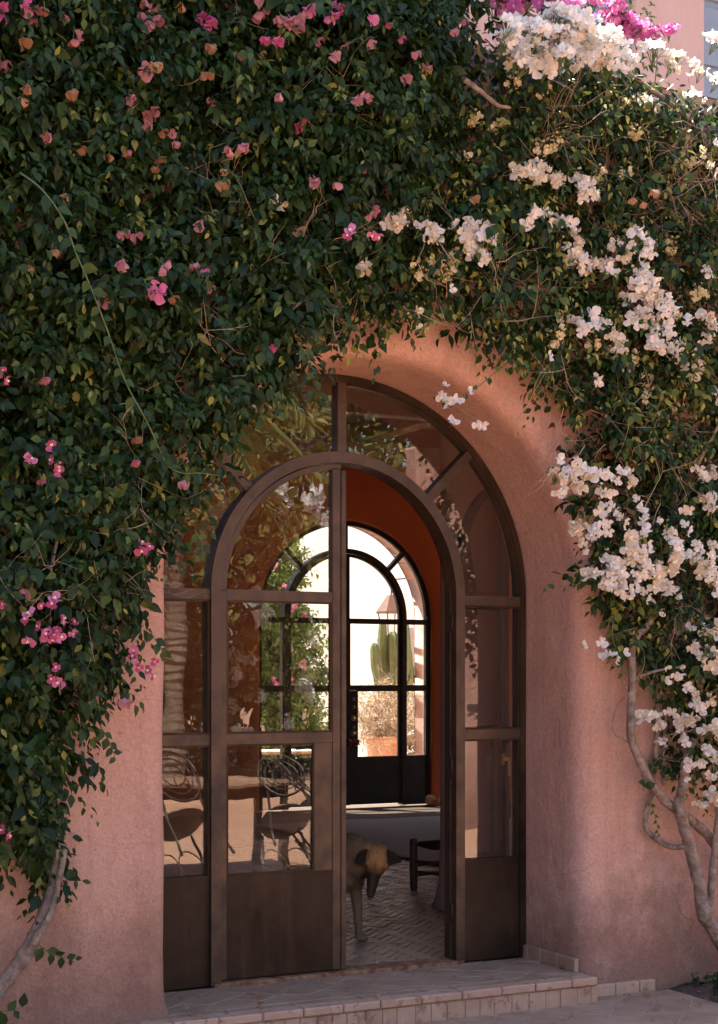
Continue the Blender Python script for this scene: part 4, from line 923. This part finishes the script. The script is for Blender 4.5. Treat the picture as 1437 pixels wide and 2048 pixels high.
# ------------------------------------------------------------------ dog
def dog():
    sph = []
    def ball(c, r, sq=(1, 1, 1)): sph.append((np.array(c, float), r, np.array(sq, float)))
    def cap(a, ra, b, rb, sq=(1, 1, 1)):
        a = np.array(a, float); b = np.array(b, float); n = max(2, int(np.linalg.norm(b-a)/(min(ra, rb)*.3)))
        for i in range(n+1): ball(a+(b-a)*i/n, ra+(rb-ra)*i/n, sq)
    # trunk: deep chest, tucked belly, rump
    cap((-.05, 0, .43), .125, (-.28, 0, .45), .125, (1, .82, 1.1)); cap((-.28, 0, .46), .118, (-.60, 0, .475), .11, (1, .82, 1))
    cap((-.0, 0, .37), .10, (-.06, 0, .33), .085, (1, .85, 1)); cap((.03, 0, .43), .085, (.01, 0, .36), .075)
    cap((-.25, 0, .50), .09, (-.05, 0, .515), .085); cap((-.05, 0, .515), .085, (.07, .045, .52), .082)
    # head axes: face points down and slightly to the dog's right, forehead towards the doorway
    hc = np.array((.20, .116, .475)); fw = norm(np.array((.36, -.30, -.88))); cv = np.array((.80, -.30, .45)); up_ = norm(cv-fw*(cv@fw)); sd = np.cross(up_, fw)
    H = lambda f, s, u: hc+fw*f+sd*s+up_*u
    cap((.06, .04, .505), .085, H(-.045, 0, -.045), .070); cap((.04, .02, .43), .085, H(.03, 0, -.065), .058)
    for f, hw, dp, u in ((-.05, .050, .046, -.022), (-.03, .058, .052, -.010), (0, .062, .055, 0), (.03, .058, .053, .002), (.055, .050, .047, .0), (.078, .045, .042, -.004), (.10, .039, .037, -.009), (.125, .035, .034, -.013), (.15, .032, .031, -.014), (.18, .028, .028, -.012), (.203, .022, .022, -.010)):
        r_ = min(hw, dp)*.86
        for k in (-1, -.5, 0, .5, 1): ball(H(f, k*(hw-r_), u+(dp-r_)*(1-k*k)), r_)
    for s in (-1, 1): ball(H(.045, s*.036, .022), .020); ball(H(.02, s*.045, -.02), .036)
    ball(H(.215, 0, -.001), .016)
    earp = []
    for s in (-1, 1):
        for t in np.linspace(0, 1, 14):
            w = .043*(1-t)**.8+.003; c = H(-.020+.012*t, .045+.092*t, -.008+.012*t) if s > 0 else H(-.014+.052*t, -.052-.058*t, -.002+.006*t)
            earp.append(c); [ball(c+fw*(k*w), .0075) for k in np.linspace(-1, 1, 11)]
    # legs
    for s in (-1, 1):
        cap((-.01, s*.072, .40), .066, (-.03, s*.082, .30), .044); cap((-.03, s*.082, .30), .040, (.0, s*.086, .15), .025); cap((.0, s*.086, .15), .025, (.005, s*.086, .055), .021)
        ball((.0, s*.086, .15), .026); cap((.008, s*.087, .04), .024, (.03, s*.089, .028), .026)
        for k in (-1.5, -.5, .5, 1.5): cap((.035, s*.089+k*.013, .022), .0155, (.068-abs(k)*.006, s*.091+k*.0155, .013), .0120)
        cap((-.58, s*.07, .44), .095, (-.54, s*.09, .31), .062); cap((-.54, s*.09, .31), .052, (-.68, s*.095, .18), .030); cap((-.68, s*.095, .18), .027, (-.665, s*.095, .045), .023)
        for k in (-1, 0, 1): cap((-.655, s*.095+k*.014, .022), .018, (-.61, s*.095+k*.016, .014), .0125)
    cap((-.68, 0, .50), .045, (-.82, 0, .36), .035); cap((-.82, 0, .36), .036, (-.84, .02, .20), .018)
    t, p = [], []
    ico = bmesh.new(); bmesh.ops.create_icosphere(ico, subdivisions=2, radius=1); iv = np.array([v.co[:] for v in ico.verts]); ifc = [tuple(v.index for v in f.verts) for f in ico.faces]; ico.free()
    V = np.stack([c+iv*r*sq for c, r, sq in sph]); me = np_mesh('body', V, ifc, None)
    tmp = bpy.data.objects.new('tmp', me); col.objects.link(tmp)
    md = tmp.modifiers.new('r', 'REMESH'); md.mode = 'VOXEL'; md.voxel_size = .0065
    m2 = tmp.modifiers.new('s', 'SMOOTH'); m2.iterations = 4; m2.factor = .5
    dg = bpy.context.evaluated_depsgraph_get(); ev = tmp.evaluated_get(dg); res = bpy.data.meshes.new_from_object(ev)
    bpy.data.objects.remove(tmp); res.name = 'body'
    n = len(res.vertices); co = np.empty(n*3, np.float32); res.vertices.foreach_get('co', co); co = co.reshape(-1, 3).astype(float)
    no = np.empty(n*3, np.float32); res.vertex_normals.foreach_get('vector', no); no = no.reshape(-1, 3).astype(float)
    # coat colours: grey-brown saddle and neck, tan forehead and legs, dark ears and muzzle
    rel = co-hc; f_, s_, u_ = rel@fw, rel@sd, rel@up_; ds = np.linalg.norm(rel, axis=1)
    c = np.tile(np.array((.175, .115, .066)), (n, 1))
    def blend(w, colr):
        nonlocal c
        w = np.clip(w, 0, 1)[:, None]; c = c*(1-w)+np.array(colr)*w
    blend((.42-co[:, 2])/.16*(co[:, 0] > -.14), (.24, .16, .095))
    blend((co[:, 2]-.50)/.10*.6, (.14, .09, .052))
    face = np.clip((f_+.085)/.05, 0, 1)*np.clip((.078-np.abs(s_))/.015, 0, 1)*(ds < .26)
    blend(face*np.clip((u_+.045)/.05, 0, 1), (.42, .205, .08))
    blend(face*np.clip((f_-.045)/.055, 0, 1), (.035, .022, .016))
    blend(face*np.clip((.016-np.abs(s_))/.012, 0, 1)*np.clip((f_-.02)/.04, 0, 1)*(u_ > 0)*.5, (.10, .055, .03))
    de = np.min(np.stack([np.hypot((co-p)@sd, (co-p)@up_) + 1.0*np.maximum(0, np.abs((co-p)@fw)-.034) for p in earp[2:]]), 0)
    blend((.022-de)/.008*(np.abs(s_) > .05), (.030, .020, .015))
    for s in (-1, 1): blend((.011-np.linalg.norm(co-H(.056, s*.043, .026), axis=1))/.008*.8, (.03, .018, .012))
    blend((.02-co[:, 2])/.02*.5, (.20, .13, .08))
    a = res.color_attributes.new('coat', 'FLOAT_COLOR', 'POINT'); a.data.foreach_set('color', np.column_stack([c, np.ones(n)]).astype(np.float32).reshape(-1))
    def coat(name, rough):
        m, nt, p_ = newmat(name); at_ = nd(nt, 'ShaderNodeAttribute', attribute_name='coat')
        g = nd(nt, 'ShaderNodeNewGeometry'); nz = nd(nt, 'ShaderNodeTexNoise', Scale=70, Detail=4); nt.links.new(g.outputs['Position'], nz.inputs['Vector'])
        nt.links.new(mixc(nt, 1.0, at_.outputs['Color'], ramp(nt, nz.outputs[0], [(.3, (.85,)*3), (.7, (1.12,)*3)]), 'MULTIPLY'), p_.inputs['Base Color'])
        p_.inputs['Roughness'].default_value = rough; p_.inputs['Specular IOR Level'].default_value = .15; return m
    res.materials.clear(); res.materials.append(coat('coat', .9))
    for pl in res.polygons: pl.use_smooth = True
    # fur blades lying back along the body
    k = rng.choice(n, 26000, replace=True); pr = co[k]+rng.normal(0, .002, (26000, 3)); nr = no[k]
    back = np.tile(np.array((-.7, 0, -.45)), (26000, 1)); fz = f_[k]
    ishead = np.linalg.norm(pr-hc, axis=1) < .17; back[ishead] = -fw*.9+np.array((0, 0, -.1))
    ln = np.where(ishead, .008, np.where(pr[:, 2] < .3, .009, .021))*rng.uniform(.6, 1.4, 26000)
    keep = ~((np.linalg.norm(pr-H(.14, 0, 0), axis=1) < .07) | (pr[:, 2] < .045))
    pr, nr, back, ln, cc = pr[keep], nr[keep], back[keep], ln[keep], c[k][keep]
    d = norm(nr*.55+back+rng.normal(0, .22, pr.shape)); sdv = norm(np.cross(d, nr+1e-4))*.0016
    Vf = np.stack([pr-sdv-nr*.002, pr+sdv-nr*.002, pr+d*ln[:, None]], 1)
    fm = np_mesh('fur', Vf, [(0, 1, 2)], coat('fur', .8)); b = fm.color_attributes.new('coat', 'FLOAT_COLOR', 'POINT')
    cc = cc*rng.uniform(.75, 1.35, (len(cc), 1)); b.data.foreach_set('color', np.repeat(np.column_stack([cc, np.ones(len(cc))]), 3, 0).astype(np.float32).reshape(-1))
    h = -FWD*.93+RT*.36; yaw = math.atan2(h[1], h[0])
    root = empty('dog', (.50, .80, 0), yaw, label='tan and grey dog standing in the open doorway with its head lowered', cat='dog')
    paw = np.array((.5165, .80)); off = np.array((math.cos(yaw)*.02-math.sin(yaw)*.086, math.sin(yaw)*.02+math.cos(yaw)*.086)); root.location = (*(paw-off), -.002)
    link('body', res, root); link('fur', fm, root, kind='stuff')
dog()

# ================================================================== COURTYARD BEHIND THE HOUSE
MB().add([(-2, RY+.44, -.04), (8.5, RY+.44, -.04), (8.5, 21, -.04), (-2, 21, -.04)], [(0, 1, 2, 3)]).build('courtyard_ground', M['concrete'], kind='structure')
MB().box(8.5, 8.8, RY+.52, 21.3, -.2, 6.2).build('garden_wall', M['white_wall'], bevel=.03, label='sunlit white courtyard wall behind the lantern and the cactus', cat='wall')
MB().box(-2, 8.49, 21, 21.3, -.2, 5.0).build('garden_wall', M['plaster2'], bevel=.03, label='pink courtyard wall closing the garden behind the green shrub', cat='wall')

def blob_points(n, c, r, hollow=.5):
    d = norm(rng.normal(0, 1, (n, 3))); u = (hollow+(1-hollow)*rng.random((n, 1))**.7)
    lump = np.array([1+.28*mnoise.noise(Vector(v*2.2)+Vector(c)) for v in d])[:, None]
    return np.array(c)+d*np.array(r)*u*lump, d
def leafy(name, root, blobs, mat, size, n, n_leaf=10, length=.3, young=.3, hollow=.5):
    parts = []
    for c, r, w in blobs:
        P0, D = blob_points(int(n*w), c, r, hollow); parts.append(sprigs(P0, D+np.array([0, 0, .2]), n_leaf, length, size, .4, young, out=np.array([0, 0, .8])))
    d = [np.concatenate(k) for k in zip(*parts)]
    return link(name, np_mesh(name, leaf_verts(*d[:5], rng.uniform(.4, 2, len(d[0]))), LEAF_F, M[mat], np.clip(d[5]+.15, 0, 1)), root, kind='stuff')
cs_ = empty('shrub', (6.35, 15.6, 0), label='leafy green shrub with pink flowers in the sunny courtyard', cat='shrub')
for a in (0, 2, 4): MB().tube([(0, 0, 0), (.1*math.cos(a), .1*math.sin(a), .8), (.35*math.cos(a), .35*math.sin(a), 1.9)], [.04, .03, .015], 7).build('stem', M['bark'], cs_, smooth=True)
leafy('foliage', cs_, [((-.1, 0, 1.0), (.85, .8, .95), 1), ((-.2, .1, 2.3), (.8, .8, .9), 1), ((-.1, .2, 3.4), (.7, .7, .8), .8), ((.1, -.3, .6), (.7, .6, .6), .8), ((.45, .2, 1.6), (.6, .6, 1.0), .8)], 'leaf_sunny', .10, 700)
for i in range(26):
    z = random.uniform(1.0, 3.2); a = random.uniform(-2.8, -.9)
    o = link('flower_cluster', cluster('open', 5), cs_); o.location = (-.15+.92*math.cos(a), .92*math.sin(a), z); o.rotation_euler = (math.pi/2, 0, a+math.pi/2); o.scale = (1.6,)*3
    o.material_slots[0].link = 'OBJECT'; o.material_slots[0].material = M[random.choice(['bract_pink', 'bract_salmon', 'bract_pink'])]

bn = empty('bench', (5.15, 12.6, 0), math.radians(-8), label='low bench with pale woven seat in the courtyard', cat='bench')
for x in (-.55, .55):
    for y in (-.17, .17): MB().tube([(x, y, -.04), (x, y, .42)], .022, 8).build('leg', M['wood'], bn, smooth=True)
MB().box(-.62, .62, -.22, .22, .40, .425).build('frame', M['wood'], bn, bevel=.006)
for i in range(12):
    MB().box(-.60+i*.1, -.505+i*.1, -.21, .21, .426, .448+.004*(i % 2)).build('woven_strip', M['rattan'], bn, bevel=.006)

pt = empty('potted_bush', (6.5, 11.75, -.04), label='dry twiggy bush in a terracotta pot in the courtyard', cat='potted plant')
MB().lathe([(.15, 0), (.22, .10), (.25, .30), (.25, .50), (.23, .58), (.27, .60), (.28, .66), (.27, .69), (.24, .69), (.22, .62), (.01, .61)], 24).build('pot', M['clay'], pt, smooth=True)
stt = [(random.gauss(0, .06), random.gauss(0, .06), .62) for _ in range(60)]
twig_mesh(stt, [(random.gauss(0, .8), random.gauss(0, .8), 1.0) for _ in stt], .006, 9, .072, .4, .5).build('branch_tangle', M['twig'], pt, kind='stuff')
leafy('foliage', pt, [((0, 0, 1.02), (.46, .44, .40), 1)], 'leaf_dry', .05, 210, 7, .16, .3, .15)
lp = empty('potted_plant', (7.05, 11.95, -.04), label='small pale plant pot standing right of the terracotta pot', cat='potted plant')
MB().lathe([(.12, 0), (.17, .3), (.19, .42), (.17, .42), (.15, .36), (.01, .35)], 20).build('pot', M['white_wall'], lp, smooth=True)
leafy('foliage', lp, [((0, 0, .62), (.2, .2, .26), 1)], 'leaf_far', .08, 60, 7, .12, .3, .2)

ct = empty('cactus', (7.25, 12.95, -.04), label='tall columnar cactus with several arms before the white wall', cat='cactus')
def ccol(path, r):
    c = catmull(path, 7); mb = MB(); nsd = 12; v = []
    for i, p in enumerate(c):
        t = norm(np.array(c[min(i+1, len(c)-1)])-np.array(c[max(i-1, 0)])); e1 = norm(np.cross(t, [0, 1, .01])); e2 = np.cross(t, e1)
        s = i/(len(c)-1); rr = r*(min(1, (1-s)*7+.15))**.5*(1+.06*math.sin(i*1.3))
        for k in range(nsd):
            a = 2*math.pi*k/nsd; v.append(p+(e1*math.cos(a)+e2*math.sin(a))*rr*(1 if k % 2 else .68))
    f = [(i*nsd+k, i*nsd+(k+1) % nsd, (i+1)*nsd+(k+1) % nsd, (i+1)*nsd+k) for i in range(len(c)-1) for k in range(nsd)]+[tuple(range((len(c)-1)*nsd, len(c)*nsd))]
    return mb.add(v, f)
for pth, r in (([(0, 0, 0), (0, 0, .9), (.02, 0, 1.6), (.0, 0, 2.15)], .105), ([(0, 0, 1.1), (-.16, -.02, 1.25), (-.26, -.02, 1.55), (-.30, 0, 1.98)], .075), ([(0, 0, .9), (.18, .02, 1.1), (.26, .02, 1.5), (.24, 0, 1.95)], .08), ([(.0, 0, 1.3), (.10, -.1, 1.45), (.14, -.14, 1.75), (.13, -.14, 2.3)], .075), ([(0, 0, 1.35), (-.10, .05, 1.55), (-.14, .05, 1.8), (-.13, .05, 2.32)], .07), ([(.22, .02, 1.2), (.38, .02, 1.35), (.42, .0, 1.7)], .06)):
    ccol(pth, r).build('arm', M['cactus'], ct)

lt = empty('wall_lantern', (8.25, 14.85, 2.0), label='hanging metal lantern on a bracket at the white courtyard wall', cat='lantern')
for sx in (-1, 1):
    for sy in (-1, 1): MB().tube([(sx*.11, sy*.11, .06), (sx*.15, sy*.15, .46)], .011, 6).build('corner_bar', M['copper'], lt)
MB().box(-.17, .17, -.17, .17, .02, .055).build('base', M['copper'], lt); MB().box(-.18, .18, -.18, .18, .46, .485).build('rim', M['copper'], lt)
MB().add([(-.18, -.18, .487), (.18, -.18, .487), (.18, .18, .487), (-.18, .18, .487), (-.05, -.05, .75), (.05, -.05, .75), (.05, .05, .75), (-.05, .05, .75)], [(0, 1, 5, 4), (1, 2, 6, 5), (2, 3, 7, 6), (3, 0, 4, 7), (4, 5, 6, 7), (3, 2, 1, 0)]).build('roof', M['copper'], lt)
for s in (-1, 1): MB().box(-.12, .12, s*.125-.002, s*.125+.002, .06, .455).build('pane', M['glass'], lt)
MB().tube([(0, 0, .75), (0, 0, .95), (.03, 0, 1.0), (.25, 0, 1.02)], .012, 7).build('bracket', M['iron'], lt, smooth=True)

# ================================================================== PATIO FURNITURE AND GARDEN IN FRONT (seen mirrored in the panes)
tb = empty('patio_table', (1.05, -5.0, GZ-.02), math.radians(4), label='slatted wooden patio table mirrored in the lower left door panes', cat='table')
for i in range(8): MB().box(-.85, .85, -.44+i*.11, -.34+i*.11, .73, .76).build('slat', M['wood'], tb, bevel=.004)
MB().box(-.78, .78, -.38, -.35, .64, .729).box(-.78, .78, .35, .38, .64, .729).build('apron', M['wood_dark'], tb)
for x in (-.75, .75):
    for y in (-.36, .36): MB().box(x-.03, x+.03, y-.03, y+.03, 0, .638).build('leg', M['wood_dark'], tb)
def chair(loc, rz, tip, label):
    c = empty('patio_chair', loc, label=label, cat='chair', group='iron chairs tipped against the patio table')
    c.rotation_euler = (tip, 0, rz); c.location.z += .215*math.sin(tip)
    ell = lambda rx, rz_, z0, y: [(rx*math.cos(a), y+.0, z0+rz_*math.sin(a)) for a in np.linspace(0, 2*math.pi, 30)]
    MB().lathe([(.01, .44), (.2, .44), (.215, .452), (.2, .465), (.01, .462)], 24).build('seat', M['iron'], c, smooth=True)
    for sx in (-1, 1):
        MB().tube([(sx*.17, -.15, .45), (sx*.20, -.19, .2), (sx*.21, -.22, 0)], .012, 7).build('leg', M['iron'], c, smooth=True)
        MB().tube([(sx*.16, .17, .62), (sx*.17, .17, .45), (sx*.20, .20, .2), (sx*.21, .24, 0)], .012, 7).build('leg', M['iron'], c, smooth=True)
    MB().tube(ell(.2, .24, .78, .19), .011, 7).build('back_hoop', M['iron'], c, smooth=True)
    b = MB()
    for k in (.72, .44): b.tube(ell(.2*k, .24*k, .78, .19), .006, 6)
    for a in (.5, 1.1, 1.57, 2.04, 2.64): b.tube([(.2*math.cos(a), .19, .78+.24*math.sin(a)), (.2*math.cos(a), .19, .78-.24*math.sin(a))], .005, 5)
    b.build('back_wires', M['iron'], c, smooth=True)
    b = MB()
    for k in (-1, 1): b.tube([(k*.1+.1*math.cos(a), -.20, .2+.13*math.sin(a)) for a in np.linspace(0, 2*math.pi, 24)], .005, 5)
    b.build('brace_rings', M['iron'], c, smooth=True)
chair((1.62, -4.02, GZ-.02), math.radians(8), math.radians(47), 'iron chair tipped against the table, nearest the door glass and the table corner')
chair((2.42, -4.85, GZ-.02), math.radians(-82), math.radians(50), 'iron chair tipped against the short end of the patio table')
chair((.78, -3.98, GZ-.02), math.radians(-6), math.radians(42), 'iron chair tipped against the middle of the long table side')

def tree(name, h, cr, n, size):
    t = empty(name, label='tall leafy tree across the patio, mirrored in the upper door panes', cat='tree', group='trees across the patio')
    MB().tube([(0, 0, -.2), (.08, .05, h*.25), (-.05, .1, h*.5), (0, 0, h*.8)], [.2, .15, .1, .04], 10).build('trunk', M['bark'], t, smooth=True)
    for k in range(5):
        a = k*1.3; MB().tube([(0, .05, h*(.28+.06*k)), (cr*.4*math.cos(a), cr*.4*math.sin(a), h*(.45+.06*k)), (cr*.75*math.cos(a), cr*.75*math.sin(a), h*(.55+.06*k))], [.07, .045, .02], 7).build('limb', M['bark'], t, smooth=True)
    bl = []
    for k in range(9):
        a = k*2.4; r = cr*(.2+.5*((k*.37) % 1)); bl.append(((r*math.cos(a), r*math.sin(a), h*(.35+.55*((k*.618) % 1))), (cr*.5, cr*.5, h*.17), 1))
    leafy('crown', t, bl, 'leaf_far', size, n, 9, .5, .45, .3)
    return t
T1 = tree('tree', 7.5, 2.6, 90, .16); T1.location = (5.6, -21.0, GZ)
T2 = tree('tree', 9.0, 3.0, 90, .18); T2.location = (9.2, -21.5, GZ)
for src, x, y, r, s in ((T1, 2.6, -21, 2.1, 1.2), (T2, 13.0, -21, 4.0, 1.1), (T2, 6.4, -24, 3, 1.3), (T1, 10.6, -24, 5.2, 1.5)):
    c = copy_tree(src); c.location = (x, y, GZ); c.rotation_euler = (0, 0, r); c.scale = (s,)*3
def bush(name, label):
    t = empty(name, label=label, cat='shrub', group='flowering shrubs bordering the patio')
    for a in (0, 2.1, 4.2): MB().tube([(0, 0, -.1), (.15*math.cos(a), .15*math.sin(a), .5), (.5*math.cos(a), .5*math.sin(a), 1.3)], [.035, .025, .01], 6).build('stem', M['bark'], t, smooth=True)
    leafy('foliage', t, [((0, 0, .75), (1.1, .8, .8), 1), ((-.3, .1, 1.6), (.8, .7, .7), .7), ((.4, 0, 1.9), (.7, .7, .7), .6)], 'leaf_far', .10, 190, 9, .28, .4, .4)
    for i in range(14):
        a = random.uniform(.3, 2.8); z = random.uniform(.6, 2.2)
        o = link('flower_cluster', cluster('open', 8), t); o.location = (1.0*math.cos(a), .85*math.sin(a), z); o.rotation_euler = (-math.pi/2, 0, 0); o.scale = (1.7,)*3
    return t
B1 = bush('flowering_shrub', 'white flowering shrub bordering the patio, mirrored in the door glass'); B1.location = (5.0, -15.9, GZ)
for x, y, r, s in ((6.9, -16.3, .4, 1.1), (8.8, -15.6, -.3, 1.0), (3.0, -16.6, .3, 1.1), (4.4, -18.4, .2, 2.3), (7.2, -18.2, -.5, 2.6), (10.0, -18.0, .3, 2.4), (1.6, -18.6, -.3, 2.2)):
    c = copy_tree(B1); c.location = (x, y, GZ); c.rotation_euler = (0, 0, r); c.scale = (s,)*3
pm = empty('palm_tree', (4.35, -14.2, GZ), label='thick palm trunk mirrored in the left sidelight pane', cat='palm tree')
mb = MB(); prof = []
for i in range(46): prof += [(.17+.01*math.sin(i*.5), i*.12), (.155, i*.12+.075)]
mb.lathe([(.3, -.1)]+prof, 14).build('trunk', M['palm_bark'], pm)
for k in range(14):
    a = k*2.4; e = .3+.06*k; L_ = 2.2; pts = [(L_*t*math.cos(a)*math.cos(e*.5), L_*t*math.sin(a)*math.cos(e*.5), 5.4+L_*(t*math.sin(1.2-.08*k)-.9*t*t)) for t in np.linspace(0, 1, 9)]
    fr_ = MB().tube(pts, .015, 4).build('frond', M['shoot'], pm)
    c = np.array(catmull(pts, 4)); tt = norm(np.gradient(c, axis=0)); sd = norm(np.cross(tt, [0, 0, 1.])); m = len(c)
    Pf = np.concatenate([c, c]); Tf = np.concatenate([sd+tt*.6, -sd+tt*.6])+np.array([0, 0, -.4]); Nf = np.tile(np.array([0, 0, 1.]), (2*m, 1))
    link('leaflets', np_mesh('leaflets', leaf_verts(Pf, Tf, Nf, np.full(2*m, .5), np.full(2*m, .06), np.full(2*m, .5)), LEAF_F, M['leaf_far'], np.full(2*m, .4)), fr_, kind='stuff')
